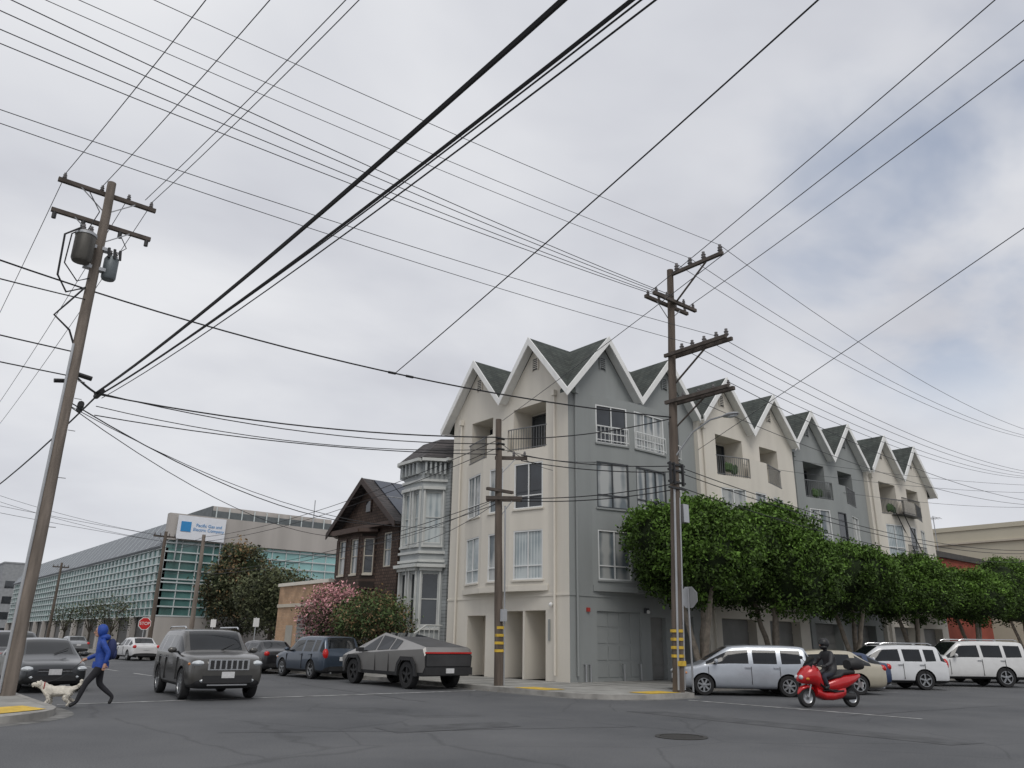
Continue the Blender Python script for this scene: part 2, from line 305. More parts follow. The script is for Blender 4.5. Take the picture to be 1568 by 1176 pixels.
# ---------------------------------------------------------------- main building
A=Asm('apartment_building')
EV=11.85;PK=14.15
FL=FR((0,0),(0,1),(-1,0));FRt=FR((0,0),(1,0),(0,-1))
M_door=M('door_paint',(.33,.31,.27),.6,var=.08);M_gar=M('garage_door',(.2,.2,.19),.6,var=.1);M_leafp=M('potted_leaf',(.05,.09,.03),.8,var=.4,scale=20)
alarm=M('alarm_red',(.4,.04,.03),.5)
def segment(F,a0,Wd,mat,kind,pro,gmode,seed,ends=(0,0)):
    rr=random.Random(seed);G=lambda a,o,z:F(a0+a,o+pro,z);W=Wd/2
    Wl=A['walls'];k=Wd/8.07
    holes=[]
    top=[(1.35*k,3.5*k),(5.0*k,6.6*k)]
    if kind=='balc':
        for x0,x1 in top:holes.append((x0,x1,9.45,11.45,1.1))
    gr=[]
    if gmode=='left':gr=[(1.36,2.62,H,2.75,1.3),(2.74,3.98,H,2.75,1.3),(5.2,6.5,H,2.6,.9)]
    elif gmode=='g0':gr=[(1.5,4.1,H+.1,2.75,.1),(4.7,5.7,H,2.6,.25),(6.1,7.6,H,2.7,.6)]
    else:gr=[(.9*k,3.5*k,H,2.7,.5),(4.6*k,7.2*k,H,2.7,.5)]
    holes+=gr
    wall(Wl,G,0,Wd,H-.13,EV,holes,mat)
    if pro>0:
        for a in(0,Wd):Wl.poly([G(a,0,0),G(a,-pro,0),G(a,-pro,EV),G(a,0,EV)],mat)
    for g0 in range(2):
        c=W*g0
        Wl.poly([G(c,0,EV),G(c+W,0,EV),G(c+W/2,0,PK)],mat)
        A['vents'].box(c+W/2-.16,c+W/2+.16,.005,.05,PK-1.12,PK-.62,frame_d,G)
        A['vents'].box(c+W/2-.2,c+W/2-.16,.0,.07,PK-1.16,PK-.6,mat,G);A['vents'].box(c+W/2+.16,c+W/2+.2,.0,.07,PK-1.16,PK-.6,mat,G)
        for q in range(5):A['vents'].box(c+W/2-.15,c+W/2+.15,.05,.075,PK-1.08+q*.09,PK-1.05+q*.09,mat,G)
    for h in holes:
        a,b,c,d,dp=h
        if h in gr:
            if gmode=='left':
                A['walls'].poly([G(a,-dp,c),G(b,-dp,c),G(b,-dp,d),G(a,-dp,d)],beige2)
                if a>5: A['doors'].box(a+.2,b-.25,-dp+.005,-dp+.05,c,2.25,M_door,G);A['doors'].box(b-.45,b-.4,-dp+.05,-dp+.1,c+1,c+1.1,chrome,G)
                elif a>2.7:A['doors'].box(a+.1,b-.05,-dp+.005,-dp+.05,c,2.3,M_door,G)
            elif gmode=='g0' and a<2:
                A['doors'].poly([G(a,-dp,c),G(b,-dp,c),G(b,-dp,d),G(a,-dp,d)],gray)
                for u in range(4):
                    for vv in range(4):
                        ua=a+(b-a)*u/4+.05;A['doors'].box(ua,ua+(b-a)/4-.1,-dp+.003,-dp+.02,c+(d-c)*vv/4+.05,c+(d-c)*(vv+1)/4-.05,gray,G)
            else:
                A['doors'].poly([G(a,-dp,c),G(b,-dp,c),G(b,-dp,d),G(a,-dp,d)],M_gar)
                for u in range(5):A['doors'].box(a,b,-dp+.004,-dp+.03,c+.1+u*.5,c+.52+u*.5,M_gar,G)
        else:
            A['walls'].poly([G(a,-dp,c),G(b,-dp,c),G(b,-dp,d),G(a,-dp,d)],mat)
            win(A,G,a+.15,b-.1,c+.02,d-.12,-dp+.03,2,1,frame_d,glassd)
    b=[(1.2*k,0),(3.1*k,.5),(5.0*k,.5),(6.9*k,0)] ;z0=3.5;z1=9.4 if kind=='balc' else 11.65
    if kind!='balc':b=[(1.3,0),(3.35,.5),(5.75,.5),(7.4,0)]
    for q in range(3):
        S,L=SUB(G,b[q],b[q+1]);hs=[]
        if q==1 and kind=='balc':rng=[(L/2-.48,L/2+.48)]
        elif q==1:rng=[(.2,L-.2)]
        else:rng=[(.28,L-.22)]
        zs=[(3.95,5.95),(6.85,8.8)]+([(9.6,11.3)] if kind!='balc' else [])
        for x0,x1 in rng:
            for c,d in zs:hs.append((x0,x1,c,d,.09))
        wall(A['walls'],S,0,L,z0,z1,hs,mat)
        for h in hs:
            gm=rr.choice([glassc,glassd,glassb,glassc]) if h[2]>6 else rr.choice([glassb,glassc]);fm=frame_w if (mat is beige or rr.random()<.75) else frame_d
            wd=h[1]-h[0];win(A,S,h[0],h[1],h[2],h[3],-.07,3 if wd>1.9 else (2 if wd>1.2 else 1),2,fm,gm,.06,.28)
            A['sills'].box(h[0]-.05,h[1]+.05,.002,.06,h[2]-.07,h[2]-.003,mat,S)
            if h[2]>9:rail(A,S,h[0],h[1],9.65,10.35,.09,frame_w,.18)
    A['walls'].poly([G(*p,z0) for p in b],mat);A['walls'].poly([G(*p,z1) for p in b],mat)
    for q in range(3):
        S,L=SUB(G,b[q],b[q+1]);A['trim'].box(0,L,.002,.05,z0-.0,z0+.22,mat,S)
    if kind=='balc':
        S,L=SUB(G,b[0],b[1]);rail(A,S,.1,L,z1,z1+1.0,-.04)
        S,L=SUB(G,b[2],b[3]);rail(A,S,0,L-.1,z1,z1+1.0,-.04)
        S,L=SUB(G,b[1],b[2]);A['walls'].box(L*.12,L*.88,-.14,0,z1,z1+1.02,mat,S);rail(A,S,0,L*.12,z1,z1+1,-.04);rail(A,S,L*.88,L,z1,z1+1,-.04)
        if rr.random()<.8:
            for u in range(5):A['potted_plants'].ell(G(2.0+.18*u,.12+.05*rr.random(),z1+.25+.25*rr.random()),(.14,.14,.28),M_leafp,6)
    for a in((.75*k,) if gmode=='left' else (.35,))+((7.35*k,) if gmode=='left' else ()):
        A['downspouts'].tube([G(a,.1,11.6),G(a,.09,.35),],.05,8,mat)
        A['downspouts'].box(a-.09,a+.09,.02,.2,11.5,11.75,mat,G)
    e=EV+.02;pk=PK+.14;th=.14;sl=(pk-e)/(W/2)
    bk=-7.9-pro if F is FRt else -8.3
    for g0 in range(2):
        c=W*g0;m=c+W/2
        for s0,s1,end in((c,m,ends[0] if g0==0 else 2),(c+W,m,ends[1] if g0==1 else 2)):
            sg=1 if s1>s0 else -1
            r0=s0+(.04*sg if end==3 else (-.45*sg if end==1 else 0));r0z=e+(r0-s0)*sg*sl
            A['roof'].prism([(r0,r0z),(s1,pk),(s1,pk+th),(r0,r0z+th)],lambda u,v,d,G=G:G(u,d,v),.42,bk,shingle)
            b0=s0-(.45*sg if end in(1,3) else 0);bz=e+(b0-s0)*sg*sl
            if end==3:A['roof'].prism([(b0,bz),(r0,r0z),(r0,r0z+th),(b0,bz+th)],lambda u,v,d,G=G:G(u,d,v),.42,.004,shingle)
            A['bargeboards'].prism([(b0,bz-.16),(s1,pk-.20),(s1,pk+th+.03),(b0,bz+th+.03)],lambda u,v,d,G=G:G(u,d,v),.423,.49,white)
            A['bargeboards'].prism([(r0+.01*sg,r0z-.04),(s1,pk-.04),(s1,pk-.003),(r0+.01*sg,r0z-.003)],lambda u,v,d,G=G:G(u,d,v),.003,.42,white)
            if end==1:A['bargeboards'].box(min(b0,b0-.06*sg),max(b0,b0-.06*sg),bk,.49,bz-.1,bz+th+.02,white,G)
segment(FL,0,8.07,beige,'balc',0,'left',3,(3,1))
WS=8.45
segment(FRt,0,WS,gray,'win',0,'g0',5,(3,0))
segment(FRt,WS,WS,beige,'balc',.22,'x',6)
segment(FRt,2*WS,WS,gray,'balc',0,'x',8)
segment(FRt,3*WS,WS,beige,'balc',.22,'x',9,(0,1))
W=A['walls'];XE=4*WS
W.poly([(XE,0,0),(XE,8.07,0),(XE,8.07,EV),(XE,0,EV)],beige);W.poly([(0,8.07,0),(XE,8.07,0),(XE,8.07,EV),(0,8.07,EV)],beige)
W.poly([(.05,.05,EV-.06),(XE-.05,.05,EV-.06),(XE-.05,8,EV-.06),(.05,8,EV-.06)],shingle)
for i in range(8):
    c=i*WS/2;W.poly([(c,8.07,EV),(c+WS/2,8.07,EV),(c+WS/4,8.07,PK)],beige)
A['wall_lamps'].box(4.3,4.5,-.12,0,2.75,2.95,frame_d);A['wall_lamps'].ell((-.1,.95,2.95),.09,white,8);A['wall_lamps'].ell((4.4,-.16,2.8),.08,white,8)
A['wall_lamps'].box(-.06,0,1.08,1.16,1.6,2.4,gray);A['wall_lamps'].box(.9,1.05,-.08,-.002,2.7,2.85,alarm)
for q in(.75,1.0,2.9,3.9):A['pipes'].tube([(q,-.1,H),(q,-.1,.75),(q,-.0,.75)],.04,6,metal_g)
A['trim'].box(-.03,-.002,.0,8.07,3.28,3.36,beige);A['trim'].box(.0,WS,-.03,-.002,3.28,3.36,gray)
for z in(6.6,9.5):
    rail(A,FRt,27.5,30,z-.1,z+.9,1.2,black);A['railings'].box(27.5,30,-1.22,-.24,z-.14,z-.1,black)
    A['railings'].tube([(27.6,-1.1,z),(29.8,-1.1,z-2.6)],.03,5,black);A['railings'].tube([(27.6,-.7,z),(29.8,-.7,z-2.6)],.03,5,black)
A.done()
# ---------------------------------------------------------------- victorian house
A=Asm('victorian_house');vg=M('victorian_paint',(.38,.40,.40),.8,var=.08,streak=True);vt=M('victorian_trim',(.54,.55,.53),.7,var=.08);rf=brickmat('dark_roof',(.06,.055,.055),(.09,.08,.08),(.03,.03,.03),1,.35,.16)
siding=brickmat('lap_siding',(.36,.38,.38),(.35,.37,.37),(.2,.21,.21),1,30,.16)
A['walls'].box(.3,12,8.65,12.3,0,10.1,siding)
F=FR((.3,8.65),(0,1),(-1,0))
b=[(.35,0),(.95,1.0),(2.65,1.0),(3.3,0)]
for q in range(3):
    S,L=SUB(F,b[q],b[q+1])
    hs=[]
    n=2 if q==1 else 1
    for i in range(n):
        w=L/n;x0=w*i+.17;x1=w*(i+1)-.17
        for c,d in((2.2,4.6),(6.0,8.5)):hs.append((x0,x1,c,d,.12))
    wall(A['walls'],S,0,L,1.0,10.1,hs,vg)
    for h in hs:
        win(A,S,h[0],h[1],h[2],h[3],-.1,1,2,vt,glassb if h[2]>5 else glassd,.05,.5)
        for a in(h[0]-.09,h[1]+.01):A['trim'].box(a,a+.08,.002,.08,h[2]-.1,h[3]+.1,vt,S)
        A['trim'].box(h[0]-.13,h[1]+.13,.002,.16,h[3]+.1,h[3]+.25,vt,S);A['trim'].box(h[0]-.1,h[1]+.1,.002,.12,h[2]-.2,h[2]-.1,vt,S)
    for z in(5.1,5.5,9.0):A['trim'].box(-.06,L+.06,.003,.1,z,z+.12,vt,S)
    for i in range(5):
        a=L*(i+.5)/5;A['brackets'].box(a-.05,a+.05,.004,.3,9.35,9.95,vg,S)
    A['trim'].box(-.1,L+.1,.004,.42,9.97,10.12,vt,S);A['trim'].box(-.1,L+.1,.004,.3,4.85,5.0,vt,S)
A['walls'].poly([F(*p,1.0) for p in b],vg)
def ringroof(mb,ring,z0,ring2,z1,mat):
    n=len(ring)
    for i in range(n):
        j=(i+1)%n;mb.poly([(*ring[i],z0),(*ring[j],z0),(*ring2[j],z1),(*ring2[i],z1)],mat)
    mb.poly([(*p,z1) for p in ring2],mat);mb.poly([(*p,z0) for p in ring],mat)
ringroof(A['roof'],[(.3,8.5),(-.95,9.3),(-.95,11.6),(.3,12.6),(12.2,12.6),(12.2,8.5)],10.15,[(.9,9.0),(.25,9.6),(.25,11.2),(.9,12),(11.6,12),(11.6,9.0)],11.3,rf)
A['cornice'].box(.0,12.2,8.5,12.55,10.0,10.14,vt)
for i in range(6):A['steps'].box(-1.0-.3*(5-i),.3,8.75,9.55,H+.0,H+.18*(i+1),conc)
for yy in(8.72,9.6):
    A['railings'].tube([(-2.5,yy,1.1),(-.7,yy,2.2),(.2,yy,2.2)],.04,6,vt)
    for i in range(10):A['railings'].tube([(-2.4+i*.27,yy,H+.05),(-2.4+i*.27,yy,1.15+min(i*.16,1.05))],.02,5,vt)
rail(A,FR((-1.6,9.7),(0,1),(-1,0)),0,2.8,H,1.5,0,vt,.15)
A.done()
# ---------------------------------------------------------------- brown house
A=Asm('shingle_house');br=brickmat('brown_shingles',(.062,.04,.03),(.10,.066,.05),(.025,.017,.013),1,.22,.16);cream=M('cream_trim',(.50,.47,.40),.7,var=.1);sash=M('sash_brown',(.07,.045,.035),.7)
y0,y1=13.0,19.7;ev,pk=7.5,10.05;ym=(y0+y1)/2
F=FR((.2,y0),(0,1),(-1,0))
hs=[(.7,1.45,5.2,7.0,.1),(.9,1.8,1.3,3.3,.2)]
wall(A['walls'],F,0,6.7,0,ev,hs,br)
win(A,F,*hs[0][:4],-.08,1,2,cream,glassc,.06)
A['doors'].poly([F(.9,-.2,1.3),F(1.8,-.2,1.3),F(1.8,-.2,3.3),F(.9,-.2,3.3)],dark)
A['walls'].poly([F(0,0,ev),F(6.7,0,ev),F(3.35,0,pk-.1)],br)
A['walls'].poly([(.2,y0,0),(12,y0,0),(12,y0,ev),(.2,y0,ev)],br);A['walls'].poly([(.2,y1,0),(12,y1,0),(12,y1,ev),(.2,y1,ev)],br);A['walls'].poly([(12,y0,0),(12,y1,0),(12,y1,ev),(12,y0,ev)],br)
b=[(2.2,0),(2.8,.6),(5.6,.6),(6.3,0)]
for q in range(3):
    S,L=SUB(F,b[q],b[q+1]);hs=[]
    rng=[(.14,L-.14)] if q!=1 else [(.3,1.1),(1.7,2.5)]
    for x0,x1 in rng:
        for c,d in((1.4,3.3),(4.9,6.8)):hs.append((x0,x1,c,d,.1))
    wall(A['walls'],S,0,L,.3,7.1,hs,br)
    for h in hs:
        win(A,S,*h[:4],-.08,1,2,cream,glassd if h[2]<4 or q==0 else glassc,.06)
        A['trim'].box(h[0]-.06,h[0],.002,.05,h[2]-.06,h[3]+.08,sash,S);A['trim'].box(h[1],h[1]+.06,.002,.05,h[2]-.06,h[3]+.08,sash,S);A['trim'].box(h[0],h[1],.002,.05,h[3],h[3]+.08,sash,S);A['trim'].box(h[0],h[1],.002,.07,h[2]-.09,h[2],cream,S)
    A['eaves'].box(-.1,L+.1,-.3,.35,7.1,7.28,sash,S);A['trim'].box(0,L,.002,.08,4.1,4.3,br,S)
A['walls'].poly([F(*p,7.1) for p in b],br)
A['eaves'].box(-.25,6.95,.0,.55,7.3,7.5,sash,F)
evb=M('eave_brown',(.05,.035,.03),.7)
for s0 in(-.45,7.15):
    A['roof'].prism([(s0,ev-.25),(3.35,pk),(3.35,pk+.15),(s0,ev-.1)],lambda u,v,d:F(u,d,v),.55,-12.3,rf)
    A['eaves'].prism([(s0,ev-.42),(3.35,pk-.2),(3.35,pk+.17),(s0,ev-.08)],lambda u,v,d:F(u,d,v),.555,.62,evb)
A['attic_window'].box(3.1,3.6,.004,.05,8.35,8.95,glassd,F);A['attic_window'].box(3.0,3.1,.004,.07,8.3,9.0,br,F)
sol=M('solar_panel',(.02,.03,.05),.1,var=.2)
def SPm(x,v,dz):
    t=v/3.8;return (x,y0-.45+v,ev-.1+t*(pk-ev+.25)+.04+dz)
for i in range(5):
    for j in range(2):
        A['solar_panels'].box(.3+i*1.15,1.38+i*1.15,.5+j*1.6,2.02+j*1.6,0,.05,sol,SPm)
        A['solar_panels'].box(.28+i*1.15,1.40+i*1.15,.48+j*1.6,.5+j*1.6,0,.07,metal_g,SPm)
for i in range(7):A['steps'].box(-2.2+.3*i,.2,y0+.6,y0+2.0,H,H+.17*(i+1),M_gut)
A.done()
# ---------------------------------------------------------------- tan building
A=Asm('brick_garage');tb=brickmat('tan_brick',(.42,.26,.15),(.48,.31,.19),(.36,.25,.17),1,.25,.09)
A['walls'].box(.3,11,20.6,27.4,0,4.7,tb);A['coping'].box(.2,11.1,20.5,27.5,4.7,4.9,beige)
A['roller_door'].box(.24,.297,21.4,24.2,H,2.9,M_gar);
for i in range(12):A['roller_door'].box(.2,.24,21.4,24.2,H+.1+i*.23,H+.24+i*.23,M_gar)
A['door'].box(.24,.297,24.9,25.8,H,2.3,M_door);A['band'].box(.22,.297,20.6,27.4,3.4,3.6,beige2)
A.done()
A=Asm('rear_apartment_block');A['walls'].box(14,24,14,26,0,7.4,gray);A['roof'].box(13.8,24.2,13.8,26.2,7.4,7.6,rf)
for i in range(4):A['windows'].box(13.95,13.999,15+i*2.8,16.2+i*2.8,5,6.5,glassd)
A.done()
# ---------------------------------------------------------------- office building
A=Asm('glass_office_building');teal=M('teal_glass',(.09,.19,.18),.08,.0,var=.5,scale=.35,spec=.8);teal2=M('teal_glass_bright',(.24,.44,.43),.12,.1,var=.25,scale=.2,spec=.8)
gm=M('grey_cladding',(.20,.215,.235),.6,.2,var=.08);cc=M('office_concrete',(.40,.375,.35),.85,var=.14,scale=.6,streak=True);mul=M('office_mullion',(.52,.57,.57),.5,var=.05)
y0=52.6;h=12.2
A['walls'].box(.4,48,y0+.4,132,0,9.15,cc);A['walls'].box(2.2,47.8,y0+.5,131,9.15,h-.15,cc)
F=FR((0,y0),(0,1),(-1,0))
A['glazing'].box(0,79,-.3,0,3.2,9.2,teal,F)
for i in range(54):A['mullions'].box(i*1.48-.045,i*1.48+.045,.003,.12,3.2,9.2,mul,F)
for z in(3.2,3.9,4.6,5.3,6.0,6.3,7.0,7.7,8.4,9.1):A['mullions'].box(-.05,79,.004,.16,z,z+.09,mul,F)
A['upper_band'].prism([(9.2,.25),(9.35,.35),(12.1,-1.5),(12.1,-1.9),(9.2,-.35)],lambda u,v,d:F(d,v,u),.6,79,gm)
for i in range(36):A['upper_band'].prism([(9.36,.37),(12.12,-1.48),(12.12,-1.55),(9.36,.3)],lambda u,v,d:F(d,v,u),2.5+i*2.1,2.56+i*2.1,mul)
for i in range(14):A['columns'].box(i*6,i*6+.7,-.2,.3,0,3.2,cc,F)
A['base_glazing'].box(0,79,-.35,-.25,0,3.2,M('office_base',(.09,.09,.09),.5,var=.3,scale=.6),F)
F2=FR((0,y0),(1,0),(0,-1))
A['parapet'].box(-.1,48,-.4,.35,9.9,12.3,cc,F2)
A['glazing'].box(6,48,-.3,0,6.6,9.9,teal2,F2);A['glazing'].box(0,6,-.3,.0,3.2,9.9,teal,F2);A['glazing'].box(6,48,-.3,-.05,3.4,6.1,teal,F2)
for i in range(33):A['mullions'].box(i*1.45-.04,i*1.45+.04,.003,.1,3.2,9.9,mul,F2)
for z in(3.2,4.0,4.7,5.4,6.1,6.4,7.2,8.0,8.8,9.6):A['mullions'].box(0,48,.004,.14,z,z+.12,mul,F2)
A['base_wall'].box(0,48,-.3,.1,0,3.2,cc,F2)
pt_=M('penthouse_dark',(.10,.115,.12),.6)
A['penthouse'].box(7,21,y0+9.4,y0+22,h-.2,h+2.7,cc)
A['penthouse'].box(6.96,21.04,y0+9.3,y0+9.395,h+1.0,h+2.2,pt_);A['penthouse'].box(6.9,6.99,y0+9.4,y0+22,h-.1,h+2.7,pt_);A['penthouse'].box(21.2,30,y0+9.5,y0+20,h-.2,h+1.9,pt_)
for i in range(10):A['penthouse'].box(7.3+i*1.4,7.4+i*1.4,y0+9.2,y0+9.296,h,h+2.6,mul)
for i,(xx,yy,hh) in enumerate([(18,y0+8,4.5),(22,y0+8,3.4),(29,y0+9,4.5)]):A['antennas'].tube([(xx,yy,h),(xx,yy,h+hh)],.06,5,metal_g)
A.done()
A=Asm('banner_sign');bf=M('banner_white',(.76,.78,.82),.6,var=.04);bl=M('banner_blue',(.03,.25,.55),.5,var=.05)
A['panel'].box(.6,5.0,51.95,52.05,10.0,12.15,bf);A['logo'].box(.9,1.8,51.90,51.94,10.7,11.6,bl)
A['posts'].tube([(.8,52.15,8),(.8,52.15,12)],.06,6,metal_g);A['posts'].tube([(4.8,52.15,8),(4.8,52.15,12)],.06,6,metal_g)
A.done()
text("Pacific Gas and\nElectric Company",(3.45,51.92,11.15),(rad(90),0,0),.40,bl,A.e)
def block(name,x0,x1,y0,y1,h,mat,rows=2,gl=glassd):
    A=Asm(name);A['walls'].box(x0,x1,y0,y1,0,h,mat);A['roof_parapet'].box(x0-.1,x1+.1,y0-.1,y1+.1,h,h+.3,mat)
    for r in range(rows):
        z=1.2+r*3.0
        n=int((y1-y0)/3.2)
        for i in range(n):
            A['windows'].box(x0-.06,x0-.003,y0+.8+i*3.2,y0+2.4+i*3.2,z,z+1.4,gl)
        n=int((x1-x0)/3.2)
        for i in range(n):A['windows'].box(x0+.8+i*3.2,x0+2.4+i*3.2,y0-.06,y0-.003,z,z+1.4,gl)
    A.done()
cw=M('far_wall_white',(.5,.5,.48),.8);cg=M('far_wall_grey',(.27,.28,.29),.8);cb=M('far_wall_tan',(.52,.48,.38),.85,var=.06,scale=.3,streak=True);cr=M('red_brick_wall',(.28,.06,.035),.85,var=.2,scale=1)
block('warehouse_building',2,40,165,210,15,cg,4);block('warehouse_building',-16,-2,300,330,10,cw,3)
block('commercial_building',-60,-20,165,200,9,cw,2);block('commercial_building',-15,0,240,262,7,cb,2)
A=Asm('concrete_hall_building');A['walls'].box(56,110,-.5,36,0,11.8,cb);A['parapet'].box(55.9,110,-.6,36.1,11.8,12.2,cb);A['fascia'].box(55.8,55.99,-.5,36,10.6,10.75,beige2);A.done()
A=Asm('red_brick_building');A['walls'].box(38,52,3.5,30,0,8.3,cr);A['parapet'].box(37.8,52.2,3.3,30.2,8.3,8.75,M('parapet_dark',(.07,.065,.06),.8));A['windows'].box(37.9,37.99,6,10,4,6,glassd);A.done()
A=Asm('rooftop_antenna');A['mast'].tube([(50,6,8.7),(50,6,12.5)],.04,5,metal_g)
for i in range(5):A['elements'].tube([(49.2,5.6+i*.25,12.3),(50.8,5.6+i*.25,12.3)],.02,4,metal_g)
A['elements'].tube([(50,5.4,12.3),(50,6.8,12.3)],.02,4,metal_g);A.done()
# ---------------------------------------------------------------- vegetation
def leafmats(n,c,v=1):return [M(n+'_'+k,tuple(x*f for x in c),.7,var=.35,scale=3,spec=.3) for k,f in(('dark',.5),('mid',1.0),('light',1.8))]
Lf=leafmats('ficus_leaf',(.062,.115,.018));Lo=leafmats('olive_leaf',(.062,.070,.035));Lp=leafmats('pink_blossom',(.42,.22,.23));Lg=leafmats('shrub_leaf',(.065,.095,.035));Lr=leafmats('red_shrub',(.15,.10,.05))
bark=M('tree_bark',(.22,.19,.155),.95,var=.3,scale=6,bump=.5);barkd=M('tree_bark_dark',(.06,.05,.04),.95,var=.3,scale=6)
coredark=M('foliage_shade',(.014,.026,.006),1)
def tree(name,loc,lobes,stems,nclump,per,ls,mats,bk=bark,seed=1,mix=None,core=.80,spread=.26):
    rr=random.Random(seed);np.random.seed(seed)
    e=empty(name,loc);t=MB()
    for pts,rs in stems:
        P=[Vector(p) for p in pts];Q=[];Rr=[]
        for i in range(len(P)-1):
            for k in range(4):
                f=k/4;q=P[i].lerp(P[i+1],f);q+=Vector((rr.uniform(-.03,.03),rr.uniform(-.03,.03),0))*(1 if k or i else 0);Q.append(q);Rr.append(rs[i]*(1-f)+rs[i+1]*f)
        Q.append(P[-1]);Rr.append(rs[-1]);t.tube(Q,Rr,9,bk)
    for c,r in lobes:
        st=rr.choice(stems)[0][-1];t.tube([st,(Vector(st)+Vector(c))/2+Vector((0,0,-.2)),c],[.09,.06,.02],6,bk)
    t.obj('trunk',e,40)
    wts=[r[0]*r[1]+r[0]*r[2] for c,r in lobes]
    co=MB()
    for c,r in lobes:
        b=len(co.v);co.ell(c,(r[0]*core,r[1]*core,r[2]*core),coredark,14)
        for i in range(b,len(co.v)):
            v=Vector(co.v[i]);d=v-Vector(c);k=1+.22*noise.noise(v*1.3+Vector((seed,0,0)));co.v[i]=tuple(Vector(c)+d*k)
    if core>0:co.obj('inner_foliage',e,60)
    cnt=0;tries=0
    allv=[];allm=[]
    while cnt<nclump and tries<nclump*6:
        tries+=1
        i=rr.choices(range(len(lobes)),wts)[0];c,r=lobes[i]
        d=Vector((rr.gauss(0,1),rr.gauss(0,1),rr.gauss(0,1))).normalized()
        if d.z<-.55 and rr.random()<.6:continue
        nn=1+.24*noise.noise(Vector((d.x*1.7+seed,d.y*1.7+i*3.1,d.z*1.7)))+.12*noise.noise(d*5+Vector((i,seed,0)))
        p=Vector((c[0]+d.x*r[0]*nn,c[1]+d.y*r[1]*nn,c[2]+d.z*r[2]*nn))*1
        if any(j!=i and ((p.x-q[0])/s[0])**2+((p.y-q[1])/s[1])**2+((p.z-q[2])/s[2])**2<.62 for j,(q,s) in enumerate(lobes)):continue
        cnt+=1
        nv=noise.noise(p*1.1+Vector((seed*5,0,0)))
        tone=nv*1.2+d.z*.55+rr.gauss(0,.3)  # random tone, plus top light and underside shade painted into leaf colour
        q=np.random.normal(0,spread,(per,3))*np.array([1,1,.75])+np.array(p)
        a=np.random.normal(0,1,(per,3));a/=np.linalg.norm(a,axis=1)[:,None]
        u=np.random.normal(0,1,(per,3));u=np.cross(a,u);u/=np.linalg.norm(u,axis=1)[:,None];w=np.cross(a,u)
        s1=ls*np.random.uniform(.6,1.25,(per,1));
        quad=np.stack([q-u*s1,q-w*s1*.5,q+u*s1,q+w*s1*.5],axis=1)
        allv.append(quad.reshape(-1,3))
        tn=tone+np.random.normal(0,.45,per)+np.clip((q[:,2]-p.z)*1.2,-.6,.6)  # higher leaves in each clump painted lighter, as if lit from above
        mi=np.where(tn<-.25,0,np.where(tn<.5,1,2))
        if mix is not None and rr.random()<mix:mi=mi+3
        allm.append(mi)
    v=np.concatenate(allv);mi=np.concatenate(allm);nf=len(mi)
    me=bpy.data.meshes.new('leaves');me.vertices.add(nf*4);me.vertices.foreach_set('co',v.ravel());me.loops.add(nf*4);me.loops.foreach_set('vertex_index',np.arange(nf*4,dtype=np.int32))
    me.polygons.add(nf);me.polygons.foreach_set('loop_start',np.arange(0,nf*4,4,dtype=np.int32));me.polygons.foreach_set('loop_total',np.full(nf,4,dtype=np.int32))
    for m in mats:me.materials.append(m)
    me.polygons.foreach_set('material_index',mi.astype(np.int32));me.update(calc_edges=True);me.validate()
    o=bpy.data.objects.new('leaves',me);SC.collection.objects.link(o);o.parent=e
def ficus(x,y,hgt,wd,seed,n=420,dy=1.0,mats=Lf,ls=.085,lowz=2.7):
    rr=random.Random(seed);L=[]
    hz=(hgt-lowz)/2;cz=lowz+hz
    L.append(((0,0,cz),(wd*.78,wd*.78*dy,hz*.95)))
    for k in range(7):
        a=k/7*6.283+rr.uniform(-.3,.3);f=rr.uniform(.38,.50)
        L.append(((math.cos(a)*wd*f,math.sin(a)*wd*f*dy,cz+rr.uniform(-.35,.25)*hz),(wd*rr.uniform(.42,.54),wd*.48*dy,hz*rr.uniform(.55,.7))))
    L.append(((rr.uniform(-.5,.5),0,cz+hz*.42),(wd*.5,wd*.5,hz*.5)))
    st=[]
    for k in range(3):
        a=k*2.1+rr.uniform(-.4,.4)
        st.append(([(math.cos(a)*.07,math.sin(a)*.07,0),(math.cos(a)*.14,math.sin(a)*.14,.8),(math.cos(a)*.6,math.sin(a)*.6,lowz),(math.cos(a)*1.1,math.sin(a)*1.1,cz)],[.17,.12,.10,.05]))
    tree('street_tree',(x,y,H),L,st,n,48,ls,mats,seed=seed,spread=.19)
ficus(4.2,-2.9,7.0,2.9,11,700,.85);ficus(9.2,-2.9,7.3,3.7,12,880,.8);ficus(16.0,-2.9,6.2,3.2,13,560,.8);ficus(22.6,-2.9,6.2,3.4,14,560,.8);ficus(30.5,-2.9,6.0,3.5,15,500,.8)
ficus(42,-2.0,7.6,3.9,16,500,.9)
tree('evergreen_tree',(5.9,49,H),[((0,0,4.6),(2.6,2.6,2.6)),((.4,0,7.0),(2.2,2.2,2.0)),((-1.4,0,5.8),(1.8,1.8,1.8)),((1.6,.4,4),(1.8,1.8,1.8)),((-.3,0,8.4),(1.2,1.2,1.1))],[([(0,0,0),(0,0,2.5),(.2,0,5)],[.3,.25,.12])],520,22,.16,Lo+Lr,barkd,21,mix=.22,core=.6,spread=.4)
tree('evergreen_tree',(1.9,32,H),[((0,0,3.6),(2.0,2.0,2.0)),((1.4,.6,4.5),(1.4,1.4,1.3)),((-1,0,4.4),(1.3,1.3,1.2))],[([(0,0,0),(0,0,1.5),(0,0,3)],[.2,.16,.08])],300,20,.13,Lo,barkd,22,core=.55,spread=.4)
tree('evergreen_tree',(8,40,H),[((0,0,3.3),(2.6,2.6,1.9)),((2.4,.6,3.6),(1.8,1.8,1.4))],[([(0,0,0),(0,0,1.5),(0,0,3)],[.2,.16,.08])],300,20,.15,Lo,barkd,23,core=.6,spread=.4)
